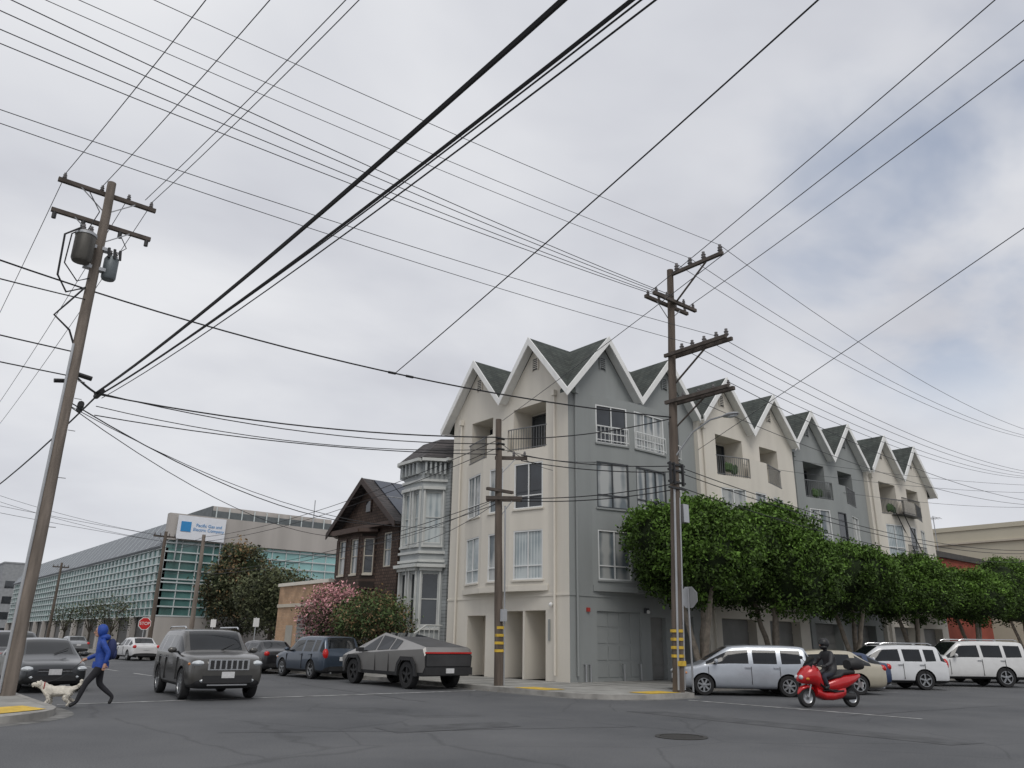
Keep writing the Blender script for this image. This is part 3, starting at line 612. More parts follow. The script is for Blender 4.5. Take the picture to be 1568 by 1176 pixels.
tree('flowering_shrub',(-1.8,15.6,H),[((0,0,2.5),(1.4,1.6,1.4)),((.3,1.2,2.1),(1.1,1.1,1.1)),((0,-.9,2.7),(1.0,1.0,1.0))],[([(0,0,0),(0,.1,1.0),(0,0,2)],[.09,.07,.04])],380,24,.075,Lg+Lp,bark,31,mix=.68,core=.6,spread=.25)
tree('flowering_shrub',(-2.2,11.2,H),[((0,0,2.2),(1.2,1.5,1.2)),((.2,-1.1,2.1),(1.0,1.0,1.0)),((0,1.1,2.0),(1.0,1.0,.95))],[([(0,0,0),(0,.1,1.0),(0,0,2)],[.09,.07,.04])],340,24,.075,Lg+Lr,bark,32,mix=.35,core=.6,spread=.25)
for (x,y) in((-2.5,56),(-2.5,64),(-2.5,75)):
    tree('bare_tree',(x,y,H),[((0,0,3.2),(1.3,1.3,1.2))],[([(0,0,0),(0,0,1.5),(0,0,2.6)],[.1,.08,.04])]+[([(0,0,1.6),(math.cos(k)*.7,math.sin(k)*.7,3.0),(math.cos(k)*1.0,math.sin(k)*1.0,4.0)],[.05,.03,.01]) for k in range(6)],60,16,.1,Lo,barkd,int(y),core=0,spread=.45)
# ---------------------------------------------------------------- vehicles
def stations(L,Ht,hood,belt,cowl,rf,pil,rr,rb,W,cl,wr=.70,deck=None,tailz=None):
    w=W/2;S=[]
    S.append((0,cl+.2,hood-.34,hood-.24,w*.78,w*.68,'B'));S.append((.05,cl+.05,hood-.22,hood-.12,w*.88,w*.76,'B'))
    S.append((.22,cl,hood-.12,hood-.04,w*.96,w*.84,'B'));S.append((.75,cl,hood-.03,hood+.03,w,w*.86,'B'))
    S.append((cowl-.06,cl,belt-.05,belt+.03,w,w*.84,'B'));S.append((cowl,cl,belt-.04,belt+.06,w,w*.82,'W'))
    S.append((rf,cl,belt,Ht-.05,w,w*wr*1.0,'G'))
    for p in pil:
        S.append((p-.05,cl,belt,Ht-.01,w,w*wr,'P'));S.append((p+.05,cl,belt,Ht-.01,w,w*wr,'G'))
    S.append((rr-.16,cl,belt+.02,Ht-.03,w,w*wr,'P'));S.append((rr,cl,belt+.03,Ht-.06,w,w*wr,'W'))
    tz=tailz or belt+.05
    S.append((rb,cl,tz-.08,tz,w*.98,w*.80,'B'))
    if deck:S.append((L-.2,cl,tz-.06,tz+.01,w*.96,w*.8,'B'))
    S.append((L-.07,cl+.04,tz-.12,tz-.04,w*.93,w*.78,'B'));S.append((L,cl+.2,tz-.28,tz-.2,w*.86,w*.74,'B'))
    return S
def wheel(mb,x,y,r,w,side,spokes=5,rim=rimm):
    mb.lathe([(r*.66,-w/2),(r*.93,-w/2),(r,-w*.33),(r,w*.33),(r*.93,w/2),(r*.66,w/2)],(x,y,r),'Y',28,tyre)
    o=y+side*w*.30;mb.lathe([(.001,0),(r*.67,0)],(x,o-side*.05,r),'Y',20,plast)
    mb.lathe([(r*.66,side*w*.16),(r*.69,side*w*.19),(r*.60,side*w*.19),(r*.58,0)],(x,o,r),'Y',24,rim)
    for k in range(spokes):
        a=2*math.pi*k/spokes+.3;ca,sa=math.cos(a),math.sin(a)
        def S(u,v,q):return (x+ca*u-sa*q,o+side*v,r+sa*u+ca*q)
        mb.box(r*.08,r*.62,0,.03,-r*.085,r*.085,rim,S)
    mb.lathe([(.001,side*.04),(r*.16,side*.035),(r*.17,0)],(x,o,r),'Y',14,rim)
def applied(ob):
    bpy.context.view_layer.update();dg=bpy.context.evaluated_depsgraph_get()
    return bpy.data.meshes.new_from_object(ob.evaluated_get(dg),preserve_all_data_layers=True,depsgraph=dg)
def bodyobj(name,verts,faces,fm,mats,parent,wells,sub=2,creases=None,smooth=40,blk=2):
    me=bpy.data.meshes.new(name);me.from_pydata(verts,[],faces)
    for m in mats:me.materials.append(m)
    me.polygons.foreach_set('material_index',fm)
    bm=bmesh.new();bm.from_mesh(me);bmesh.ops.recalc_face_normals(bm,faces=bm.faces)
    if creases:
        cl=bm.edges.layers.float.new('crease_edge')
        for e in bm.edges:
            k=creases(e.verts[0].index,e.verts[1].index)
            if k:e[cl]=k
    bm.to_mesh(me);bm.free()
    ob=bpy.data.objects.new(name,me);SC.collection.objects.link(ob)
    if sub:
        s=ob.modifiers.new('s','SUBSURF');s.levels=sub;s.render_levels=sub
    cut=None
    if wells:
        cm=MB()
        for m in mats:cm.mi(m)
        for (x,z,r,y0,y1) in wells:
            n=24;b=len(cm.v)
            for yy in(y0,y1):
                for j in range(n):
                    a=2*math.pi*j/n;cm.v.append((x+r*math.cos(a),yy,z+r*math.sin(a)))
            for j in range(n):
                j2=(j+1)%n;cm.f.append((b+j,b+j2,b+n+j2,b+n+j));cm.m.append(blk)
            cm.f.append(tuple(b+j for j in range(n)));cm.m.append(blk);cm.f.append(tuple(b+n+j for j in range(n)));cm.m.append(blk)
        cut=cm.obj('tmp_cut')
        bo=ob.modifiers.new('b','BOOLEAN');bo.operation='DIFFERENCE';bo.object=cut;bo.solver='EXACT'
        try:bo.material_mode='INDEX'
        except:pass
    m2=applied(ob);bpy.data.objects.remove(ob);
    if cut:bpy.data.objects.remove(cut)
    m2.polygons.foreach_set('use_smooth',[True]*len(m2.polygons));m2.set_sharp_from_angle(angle=rad(smooth))
    o=bpy.data.objects.new(name,m2);SC.collection.objects.link(o);o.parent=parent;return o
def car(name,x,y,head,pt,L,Ht,hood,belt,cowl,rf,pil,rr,rb,W,cl,ax,r,wr=.70,deck=None,tailz=None,grille='bar',railsb=False,rim=rimm,lower=True,spk=5,tail_h=.0,wagonlamp=False):
    S=stations(L,Ht,hood,belt,cowl,rf,pil,rr,rb,W,cl,wr,deck,tailz)
    A=Asm(name,(x,y,0),rad(head));V=[];Fc=[];FM=[];n=14
    mats=[pt,carglass,plast]
    for (sx,zb,zl,zt,w,wt,k) in S:
        X=L/2-sx;h=zl-zb
        half=[(0,zb),(.84*w,zb),(.965*w,zb+.09),(w,zb+.45*h),(.965*w,zl),(wt+.02,zl+(zt-zl)*.86),(wt-.07,zt-.005),(0,zt+.02)]
        full=half+[(-a,b) for a,b in reversed(half[1:7])]
        V+=[(X,a,b) for a,b in full]
    for i in range(len(S)-1):
        k=S[i][6]
        for j in range(n):
            a=i*n+j;b=i*n+(j+1)%n;Fc.append((a,b,b+n,a+n))
            e=j if j<7 else 13-j
            m=0
            if e==0:m=2
            if e==1 and lower:m=2
            if k in'WG' and e==4:m=1
            if k=='W' and e==6:m=1
            FM.append(m)
    for base in(0,(len(S)-1)*n):
        for k in range(1,6):
            Fc.append((base+k,base+k+1,base+13-k,base+14-k));FM.append(2 if k==1 and lower else 0)
        Fc.append((base,base+1,base+13));FM.append(2);Fc.append((base+6,base+7,base+8));FM.append(0)
    def cz(a,b):
        ja,jb=a%n,b%n;ia,ib=a//n,b//n
        if ja==jb and ja in(4,10):return .55
        if ja==jb and ja in(6,8):return .35
        if ia==ib and S[ia][6] in 'WGP' and {ja,jb}<= {4,5,6,7,8,9,10}:return .5
        if ia==ib and ia in(1,len(S)-2):return .2
        return 0
    xf,xr=L/2-ax[0],L/2-ax[1];wy=W/2
    wells=[(q,r,r+.055,s*(wy-.30),s*(wy+.2)) for q in(xf,xr) for s in(-1,1)]
    wells=[(a,b,c,min(d,e),max(d,e)) for a,b,c,d,e in wells]
    bodyobj('body',V,Fc,FM,mats,A.e,wells,2,cz)
    Wm=A['wheels']
    for q in(xf,xr):
        for s in(-1,1):wheel(Wm,q,s*(wy-.13),r,.21,s,spk,rim)
    l=A['headlamps'];t=A['tail_lamps'];d=A['trim'];F0=L/2;B0=-L/2
    hz=hood-.20
    for s in(-1,1):
        l.ell((F0-.16,s*wy*.72,hz),(.17,.19,.085),lens,12,Matrix.Rotation(-s*.5,3,'Z'));l.ell((F0-.06,s*wy*.62,cl+.22),(.07,.09,.05),lens,8)
        l.ell((F0-.30,s*wy*.90,hz-.02),(.10,.05,.05),orange,8,Matrix.Rotation(-s*.3,3,'Z'))
        tz=(tailz or belt+.05)-.14
        t.ell((B0+.12,s*wy*.80,tz+tail_h),(.13,.13,.12 if not wagonlamp else .22),tail,12,Matrix.Rotation(s*.5,3,'Z'))
        d.ell((L/2-cowl-.33,s*(wy+.10),belt+.07),(.07,.12,.08),pt,10);d.box(L/2-cowl-.36,L/2-cowl-.3,min(s*(wy-.08),s*(wy+.05)),max(s*(wy-.08),s*(wy+.05)),belt+.0,belt+.05,plast)
        for p in pil[:2]:
            d.box(L/2-p+.02,L/2-p+.2,min(s*(wy-.02),s*(wy+.018)),max(s*(wy-.02),s*(wy+.018)),belt-.13,belt-.10,chrome if railsb else pt)
            d.box(L/2-p-.006,L/2-p+.006,min(s*(wy-.03),s*(wy+.004)),max(s*(wy-.03),s*(wy+.004)),cl+.16,belt-.08,plast)
        d.box(L/2-cowl-.1,L/2-cowl-.088,min(s*(wy-.03),s*(wy+.003)),max(s*(wy-.03),s*(wy+.003)),cl+.2,belt-.1,plast)
    if railsb:
        for s in(-1,1):
            yy=s*(wy*wr-.06);d.tube([(L/2-rf-.1,yy,Ht-.0),(L/2-rf-.25,yy,Ht+.055),(L/2-rr+.3,yy,Ht+.055),(L/2-rr+.15,yy,Ht-.0)],.02,6,chrome)
    gg=A['grille']
    if grille=='slots':
        gg.box(F0-.16,F0+.012,-.52,.52,hood-.36,hood-.10,chrome)
        for k in range(7):
            yc=(k-3)*.14;gg.box(F0-.1,F0+.02,yc-.047,yc+.047,hood-.335,hood-.125,plast)
        gg.box(F0-.1,F0+.015,-.62,.62,cl+.16,cl+.34,plast);gg.box(F0-.06,F0+.022,-.5,.5,cl+.10,cl+.13,chrome)
    else:
        gg.box(F0-.12,F0-.0,-.42,.42,hood-.31,hood-.20,plast);gg.box(F0-.1,F0+.006,-.42,.42,hood-.262,hood-.25,chrome)
        gg.box(F0-.1,F0+.002,-.55,.55,cl+.12,cl+.26,plast)
    A['plates'].box(F0,F0+.03,-.16,.16,cl+.28,cl+.43,plate);A['plates'].box(B0-.025,B0+.02,-.16,.16,(tailz or belt)-.33,(tailz or belt)-.18,plate)
    gg.box(B0-.004,B0+.1,-.6,.6,cl+.1,cl+.25,plast)
    A['wipers'].tube([(L/2-cowl+.02,.1,belt+.08),(L/2-cowl-.22,.5,belt+.24)],.01,4,plast)
    A['exhaust'].tube([(B0+.3,.5,cl+.03),(B0+.01,.5,cl+.03)],.035,8,metal_g)
    A.done({'*':40});return A.e
SUVp=dict(L=4.82,Ht=1.76,hood=1.10,belt=1.13,cowl=1.40,rf=2.05,pil=[2.95,3.85],rr=4.45,rb=4.66,W=1.98,cl=.27,ax=(.92,3.84),r=.385,wr=.78)
car('sport_utility_vehicle',-13.15,1.2,-96,paint('paint_granite',(.085,.082,.076),.5),grille='slots',railsb=True,spk=10,**SUVp)
SED=dict(L=4.65,Ht=1.45,hood=.83,belt=.93,cowl=1.15,rf=1.85,pil=[2.5],rr=3.55,rb=4.1,W=1.78,cl=.2,ax=(.88,3.58),r=.325,wr=.72,deck=1,tailz=1.0)
car('parked_car',-16.45,5.9,-90,paint('paint_charcoal',(.035,.038,.042),.4),**SED)
MSUV=dict(L=4.6,Ht=1.66,hood=1.0,belt=1.04,cowl=1.2,rf=1.95,pil=[2.75,3.6],rr=4.25,rb=4.5,W=1.85,cl=.23,ax=(.88,3.56),r=.36,wr=.76)
car('parked_suv',-16.4,12.3,-90,paint('paint_darkgrey',(.03,.032,.035),.3),**MSUV)
car('parked_suv',-5.55,9.6,90,paint('paint_blue_slate',(.055,.075,.105),.45),wagonlamp=True,**MSUV)
car('parked_car',-5.6,15.2,90,paint('paint_black',(.02,.02,.022),.2),**SED)
car('parked_car',-5.6,36,90,paint('paint_white',(.6,.6,.6),0),**SED)
car('parked_car',-16.4,19,-90,paint('paint_silver2',(.3,.31,.32),.5),**SED)
car('parked_car',-16.4,26,-90,paint('paint_black',(.02,.02,.022),.2),**SED)
car('parked_car',-5.6,55,90,paint('paint_silver2',(.3,.31,.32),.5),**SED)
HAT=dict(L=4.35,Ht=1.56,hood=.90,belt=.98,cowl=.95,rf=1.72,pil=[2.4,3.3],rr=4.0,rb=4.24,W=1.77,cl=.2,ax=(.85,3.45),r=.32,wr=.78)
HD=141
car('parked_hatchback',1.95,-6.15,135,paint('paint_silver',(.44,.47,.51),.4),rim=rimm,spk=7,lower=False,wagonlamp=True,**dict(HAT,L=4.5,rr=4.15,rb=4.39,ax=(.88,3.55)))
car('parked_car',5.2,-6.8,HD+3,paint('paint_champagne',(.46,.42,.33),.35),lower=False,**SED)
car('parked_car',7.9,-6.0,HD+2,paint('paint_navy',(.03,.05,.11),.3),**dict(SED,L=4.1,Ht=1.38,W=1.66,rr=3.2,rb=3.7,ax=(.8,3.2)))
car('parked_suv',11.0,-6.5,HD,paint('paint_white2',(.66,.67,.68),.0),railsb=True,wagonlamp=True,**MSUV)
car('parked_suv',17.0,-7.2,HD,paint('paint_white3',(.66,.66,.65),.0),railsb=True,wagonlamp=True,**dict(L=5.15,Ht=1.88,hood=1.12,belt=1.20,cowl=1.45,rf=2.1,pil=[2.95,3.95],rr=4.9,rb=5.05,W=2.0,cl=.3,ax=(.95,3.9),r=.40,wr=.80))
car('parked_car',22.6,-6.6,HD,paint('paint_black',(.02,.02,.022),.2),**SED)
# ---- angular pickup truck
def pickup(x,y,head):
    A=Asm('pickup_truck',(x,y,0),rad(head));L=5.68
    steel=M('brushed_steel',(.33,.32,.305),.34,.75,var=.06,scale=1);top=M('tonneau_dark',(.10,.10,.105),.5,.4)
    X=lambda s:L/2-s
    St=[(0,.62,.86,.98,.86,.90,.84),(.16,.42,.96,1.04,.93,.97,.86),(1.05,.40,1.06,1.27,.95,1.0,.82),(2.55,.40,1.13,1.79,.95,1.0,.60),(3.45,.40,1.18,1.66,.95,1.0,.64),(4.1,.40,1.21,1.55,.95,1.0,.70),(5.55,.42,1.27,1.33,.93,.98,.86),(5.66,.60,1.05,1.12,.92,.97,.9)]
    mats=[steel,carglass,plast,top];V=[];Fc=[];FM=[];n=10
    for s,zb,zl,zt,yb,yl,yt in St:
        ring=[(0,zb),(yb,zb),(yb+.02,zb+.12),(yl,zl),(yt,zt),(0,zt)]
        full=ring+[(-a,b) for a,b in reversed(ring[1:5])];V+=[(X(s),a,b) for a,b in full]
    for i in range(len(St)-1):
        for j in range(n):
            a=i*n+j;b=i*n+(j+1)%n;Fc.append((a,b,b+n,a+n));e=j if j<5 else 9-j
            m=0
            if e in(0,1):m=2
            if e==4:m={0:0,1:0,2:1,3:1,4:3,5:3,6:0}[i]
            FM.append(m)
    for base in(0,(len(St)-1)*n):
        Fc.append(tuple(base+j for j in range(n)));FM.append(0 if base==0 else 2)
    xf,xr=X(.98),X(4.6);r=.44
    wells=[(q,r,r+.07,min(s*.68,s*1.2),max(s*.68,s*1.2)) for q in(xf,xr) for s in(-1,1)]
    bodyobj('body',V,Fc,FM,mats,A.e,wells,0,None,10)
    for q in(xf,xr):
        for s in(-1,1):
            wheel(A['wheels'],q,s*.84,r,.27,s,5,plast)
            ang=[(-.66,.42),(-.56,.80),(-.34,1.02),(.34,1.02),(.56,.80),(.66,.42),(.52,.42),(.46,.72),(.29,.90),(-.29,.90),(-.46,.72),(-.52,.42)]
            for k in range(5):
                quad=[ang[k],ang[k+1],ang[10-k],ang[11-k]]
                A['arch_cladding'].prism(quad,lambda u,v,d,q=q:(q+u,d,v),s*.955,s*1.03,plast)
    for s in(-1,1):
        def P(sx,f):
            for i in range(len(St)-1):
                if St[i][0]<=sx<=St[i+1][0]:
                    t=(sx-St[i][0])/(St[i+1][0]-St[i][0]);c=[St[i][k]*(1-t)+St[i+1][k]*t for k in range(7)]
                    return (X(sx),s*(c[5]*(1-f)+c[6]*f+.006),c[2]*(1-f)+c[3]*f+.004)
        for a0,a1 in((1.35,2.50),(2.60,3.40),(3.50,3.95)):
            A['side_glass'].poly([P(a0,.10),P(a1,.10),P(a1,.86),P(a0,.86)],carglass)
        A['mirrors'].box(X(1.75),X(1.55),min(s*1.0,s*1.22),max(s*1.0,s*1.22),1.13,1.27,plast)
        for p in(2.55,3.45):A['seams'].box(X(p)-.006,X(p)+.006,min(s*.97,s*1.0),max(s*.97,s*1.0),.52,1.1,plast)
        A['headlight_bar'].box(X(.02),X(-.012),-.84,.84,.90,.93,lens)
    A['tail_light_bar'].box(X(5.70),X(5.6),-.93,.93,1.13,1.18,tail);A['tailgate'].box(X(5.69),X(5.60),-.90,.90,.74,1.10,M('tailgate_dark',(.06,.06,.062),.4,.5))
    A['bumper'].box(X(5.75),X(5.5),-.93,.93,.46,.70,plast);A['plates'].box(X(5.78),X(5.75),-.16,.16,.52,.67,plate)
    A.done({'wheels':40});return A
pickup(-5.5,2.95,90)
# ---------------------------------------------------------------- figures
skinm=M('skin',(.42,.24,.17),.6,var=.05);bluej=M('blue_jacket',(.012,.055,.30),.6,var=.2,scale=8,bump=.6,bscale=14);darkp=M('dark_trousers',(.018,.018,.022),.85,var=.2);shoe=M('black_shoes',(.02,.02,.02),.6);hairm=M('hair_dark',(.02,.015,.01),.8)
furm=M('white_fur',(.66,.62,.54),.95,var=.18,scale=12,bump=.8,bscale=60);bpack=M('backpack_fabric',(.02,.03,.10),.8)
def skin(name,vs,es,root,parent,mats,mf,lv=2):
    names=list(vs);idx={k:i for i,k in enumerate(names)}
    me=bpy.data.meshes.new(name);me.from_pydata([vs[k][0] for k in names],[(idx[a],idx[b]) for a,b in es],[])
    ob=bpy.data.objects.new(name,me);SC.collection.objects.link(ob)
    ob.modifiers.new('k','SKIN')
    if not me.skin_vertices:
        bpy.context.view_layer.objects.active=ob;bpy.ops.mesh.customdata_skin_add()
    for i,k in enumerate(names):
        r=vs[k][1];r=r if hasattr(r,'__len__') else (r,r);me.skin_vertices[0].data[i].radius=r;me.skin_vertices[0].data[i].use_root=(k==root)
    s=ob.modifiers.new('s','SUBSURF');s.levels=lv;s.render_levels=lv
    m2=applied(ob);bpy.data.objects.remove(ob);m2.materials.clear()
    for m in mats:m2.materials.append(m)
    for p in m2.polygons:p.material_index=mf(p.center);p.use_smooth=True
    o=bpy.data.objects.new(name,m2);SC.collection.objects.link(o);o.parent=parent;return o
def hand(mb,w,d,up,mat,curl=.5,side=1):
    w=Vector(w);d=Vector(d).normalized();up=Vector(up).normalized();lat=d.cross(up).normalized()
    mb.tube([w-d*.01,w+d*.04,w+d*.085],[.026,.038,.034],8,mat)
    for k,ln in enumerate((.062,.075,.07,.052)):
        o=w+d*.085+lat*(k-1.5)*.019;p1=o+(d*(1-curl*.4)-up*curl*.5)*ln*.5;p2=p1+(d*(1-curl)-up*curl)*ln*.6
        mb.tube([o,p1,p2],[.009,.0085,.006],6,mat)
    o=w+d*.03+lat*side*.03;mb.tube([o,o+lat*side*.03+d*.025,o+lat*side*.03+d*.055-up*.02],[.011,.010,.007],6,mat)
M_lip=M('lips',(.3,.1,.08),.5)
def face(A,c,f,mat=skinm,r=.1):
    c=Vector(c);f=Vector(f).normalized();l=Vector((0,0,1)).cross(f).normalized();rot=Matrix((f,l,f.cross(l))).transposed()
    A['head'].ell(c,(.098,.078,.118),mat,18,rot);A['head'].ell(c+f*.03-Vector((0,0,.07)),(.06,.052,.05),mat,12,rot)
    A['nose'].ell(c+f*.105-Vector((0,0,.015)),(.02,.014,.026),mat,8,rot)
    for s in(-1,1):
        A['eyes'].ell(c+f*.086+l*s*.033+Vector((0,0,.012)),(.011,.015,.009),hairm,8,rot);A['ears'].ell(c+l*s*.08-Vector((0,0,.005)),(.022,.012,.032),mat,8,rot)
        A['eyebrows'].ell(c+f*.09+l*s*.033+Vector((0,0,.035)),(.008,.02,.004),hairm,6,rot)
    A['mouth'].ell(c+f*.086-Vector((0,0,.06)),(.010,.024,.006),M_lip,8,rot)
A=Asm('pedestrian',(-16.6,-1.8,0),rad(168))
vs={'pel':((0,0,.94),(.13,.16)),'sp':((.02,0,1.14),(.125,.15)),'ch':((.05,0,1.34),(.135,.17)),'nk':((.08,0,1.48),.065),'hd':((.10,0,1.56),.06),
'ls':((.05,.19,1.40),.075),'le':((-.12,.25,1.16),.058),'lw':((-.08,.27,.93),.042),'rs':((.05,-.19,1.40),.075),'re':((.08,-.25,1.13),.058),'rw':((.30,-.22,1.02),.042),
'lh':((.0,.10,.86),.105),'lk':((.24,.10,.52),.07),'la':((.36,.10,.13),.045),'lt':((.50,.11,.05),.045),
'rh':((.0,-.10,.86),.105),'rk':((-.04,-.10,.49),.07),'ra':((-.36,-.10,.22),.045),'rt':((-.30,-.10,.06),.042)}
es=[('pel','sp'),('sp','ch'),('ch','nk'),('nk','hd'),('ch','ls'),('ls','le'),('le','lw'),('ch','rs'),('rs','re'),('re','rw'),('pel','lh'),('lh','lk'),('lk','la'),('la','lt'),('pel','rh'),('rh','rk'),('rk','ra'),('ra','rt')]
def mf(c):
    if c.z<.1 or (c.x<-.28 and c.z<.17):return 2
    if abs(c.y)>.19 or c.z>.86:return 0
    return 1
skin('body',vs,es,'pel',A.e,[bluej,darkp,shoe],mf)
face(A,(.13,0,1.63),(1,.12,-.15))
A['hood'].ell((.085,0,1.65),(.125,.118,.145),bluej,16);A['hood'].ell((0,0,1.5),(.12,.14,.08),bluej,12)
A['jacket_hem'].lathe([(.17,.84),(.175,.9),(.165,.98)],(.0,0,0),'Z',20,bluej)
A['backpack'].ell((-.16,0,1.24),(.12,.15,.24),bpack,14);A['backpack'].ell((-.24,0,1.14),(.06,.11,.12),bpack,12)
hand(A['hands'],(-.08,.27,.93),(.1,0,-1),(0,-1,0),skinm,.5,1);hand(A['hands'],(.30,-.22,1.02),(1,.1,-.3),(0,0,1),skinm,.9,-1)
A.done({'*':60})
A=Asm('dog',(-17.3,-1.55,0),rad(168))
vs={'mid':((0,0,.36),(.11,.115)),'ch':((.18,0,.35),(.12,.135)),'rp':((-.2,0,.37),(.10,.11)),'nk':((.30,0,.45),.085),'hd':((.40,0,.52),.08),'mz':((.50,0,.495),.042),'ns':((.555,0,.49),.03),
't1':((-.31,0,.42),.035),'t2':((-.40,0,.50),.035),'t3':((-.42,0,.60),.03),
'a1':((.20,.08,.28),.055),'a2':((.17,.085,.18),.036),'a3':((.24,.085,.09),.028),'a4':((.28,.085,.03),.03),
'b1':((.19,-.08,.28),.055),'b2':((.13,-.085,.18),.036),'b3':((.13,-.085,.10),.028),'b4':((.12,-.085,.03),.03),
'c1':((-.2,.08,.30),.07),'c2':((-.11,.085,.21),.048),'c3':((-.24,.085,.13),.028),'c4':((-.20,.085,.03),.03),
'd1':((-.22,-.08,.30),.07),'d2':((-.17,-.085,.20),.048),'d3':((-.34,-.085,.13),.028),'d4':((-.34,-.085,.03),.03)}
es=[('mid','ch'),('mid','rp'),('ch','nk'),('nk','hd'),('hd','mz'),('mz','ns'),('rp','t1'),('t1','t2'),('t2','t3'),('ch','a1'),('a1','a2'),('a2','a3'),('a3','a4'),('ch','b1'),('b1','b2'),('b2','b3'),('b3','b4'),('rp','c1'),('c1','c2'),('c2','c3'),('c3','c4'),('rp','d1'),('d1','d2'),('d2','d3'),('d3','d4')]
o=skin('body',vs,es,'mid',A.e,[furm],lambda c:0)
for v in o.data.vertices:
    v.co+=v.normal*.018*noise.noise(v.co*22)
tf=A['fur_tufts'];rr=random.Random(4)
for p in o.data.polygons:
    if rr.random()<.4 and p.center.z>.12:
        c=p.center+p.normal*.002;d=(p.normal*.35+Vector((-.6,rr.uniform(-.4,.4),-.5))).normalized()*.035;u=d.cross(p.normal)*.4
        tf.poly([c-u,c+u,c+d],furm)
for s in(-1,1):
    A['ears'].ell((.385,s*.075,.525),(.035,.018,.06),furm,8);A['eyes'].ell((.462,s*.035,.54),.011,black,8)
A['nose'].ell((.59,0,.495),.018,black,8);A['mouth'].ell((.56,0,.468),(.03,.02,.005),black,8)
A['collar'].tube([(.30,math.cos(a)*.092,.45+math.sin(a)*.092) for a in [i*math.pi/6 for i in range(13)]],.011,5,M('collar_red',(.3,.02,.02),.6))
A.done({'*':60})
g=MB();ch,sh=math.cos(rad(168)),math.sin(rad(168))
def Lw(o,p):return Vector((o[0]+ch*p[0]-sh*p[1],o[1]+sh*p[0]+ch*p[1],p[2]))
a=Lw((-16.6,-1.8),(.38,-.21,.99));b=Lw((-17.3,-1.55),(.29,0,.54))
g.tube([a.lerp(b,i/8)-Vector((0,0,.10*math.sin(math.pi*i/8))) for i in range(9)],.007,5,black);g.obj('dog_leash')
redp=paint('paint_red_scooter',(.48,.012,.015),.1,.25)
A=Asm('motor_scooter',(-.45,-10.5,0),rad(158))
w=A['wheels']
for q,r in((.74,.26),(-.70,.26)):
    w.lathe([(r*.62,-.06),(r*.9,-.065),(r,-.03),(r,.03),(r*.9,.065),(r*.62,.06)],(q,0,r),'Y',24,tyre)
    w.lathe([(r*.62,.05),(r*.55,.03),(.05,.03),(.001,.05)],(q,0,r),'Y',18,rimm);w.lathe([(r*.62,-.05),(r*.55,-.03),(.05,-.03),(.001,-.05)],(q,0,r),'Y',18,rimm)
def loft(mb,secs,mat,n=12):
    b=len(mb.v);k=mb.mi(mat)
    for (x,z,hw,hh) in secs:
        for j in range(n):
            a=2*math.pi*j/n;c,s_=math.cos(a),math.sin(a);mb.v.append((x,hw*math.copysign(abs(c)**.75,c),z+hh*math.copysign(abs(s_)**.75,s_)))
    for i in range(len(secs)-1):
        for j in range(n):
            j2=(j+1)%n;mb.f.append((b+i*n+j,b+i*n+j2,b+(i+1)*n+j2,b+(i+1)*n+j));mb.m.append(k)
    mb.f.append(tuple(b+j for j in range(n)));mb.m.append(k);mb.f.append(tuple(b+(len(secs)-1)*n+j for j in range(n)));mb.m.append(k)
loft(A['front_fairing'],[(.98,.70,.05,.05),(.88,.74,.17,.14),(.72,.80,.24,.22),(.55,.82,.27,.27),(.42,.75,.26,.30),(.32,.60,.22,.24)],redp)
loft(A['front_fender'],[(1.0,.36,.03,.03),(.92,.46,.09,.05),(.74,.53,.10,.05),(.55,.48,.09,.05),(.48,.36,.05,.03)],redp)
loft(A['belly'],[(.50,.42,.18,.14),(.25,.30,.23,.12),(0,.30,.24,.13),(-.25,.36,.24,.16),(-.40,.42,.2,.16)],redp)
loft(A['footboard'],[(.36,.43,.25,.02),(-.1,.44,.25,.02)],plast)
loft(A['side_panels'],[(.44,.60,.272,.06),(.30,.50,.255,.05),(.0,.40,.252,.04),(-.3,.42,.25,.04)],plast)
loft(A['rear_body'],[(.10,.52,.14,.14),(-.15,.58,.22,.18),(-.45,.64,.24,.18),(-.75,.72,.20,.13),(-1.0,.80,.10,.06)],redp)
loft(A['seat'],[(.15,.70,.10,.05),(0,.76,.17,.07),(-.3,.80,.19,.07),(-.42,.88,.18,.08),(-.8,.90,.15,.06)],plast)
loft(A['top_case'],[(-.68,1.08,.16,.12),(-.78,1.10,.22,.16),(-1.02,1.10,.22,.16),(-1.12,1.08,.17,.12)],plast)
loft(A['engine'],[(-.30,.30,.08,.07),(-.55,.28,.13,.10),(-.80,.27,.10,.08)],plast)
A['exhaust'].tube([(-.3,-.2,.22),(-.6,-.2,.26),(-.98,-.2,.38)],[.03,.06,.055],10,metal_g)
A['fork'].tube([(.74,.09,.26),(.58,.09,.75)],.025,8,metal_g);A['fork'].tube([(.74,-.09,.26),(.58,-.09,.75)],.025,8,metal_g)
A['windscreen'].prism([(-.20,.98),(.20,.98),(.15,1.28),(-.15,1.28)],lambda u,v,d:(.72-(v-.98)*.75+d-u*u*1.5,u,v),0,.008,carglass)
A['headlamps'].ell((.93,.09,.76),(.06,.07,.06),lens,10);A['headlamps'].ell((.93,-.09,.76),(.06,.07,.06),lens,10);A['headlamps'].ell((.80,.2,.72),(.06,.04,.04),orange,8);A['headlamps'].ell((.80,-.2,.72),(.06,.04,.04),orange,8)
A['handlebar'].tube([(.36,-.36,1.03),(.48,-.2,1.06),(.50,.2,1.06),(.36,.36,1.03)],.018,8,plast)
for s in(-1,1):
    A['mirrors'].tube([(.46,s*.2,1.06),(.52,s*.33,1.22)],.008,5,plast);A['mirrors'].ell((.52,s*.36,1.25),(.02,.07,.045),plast,10)
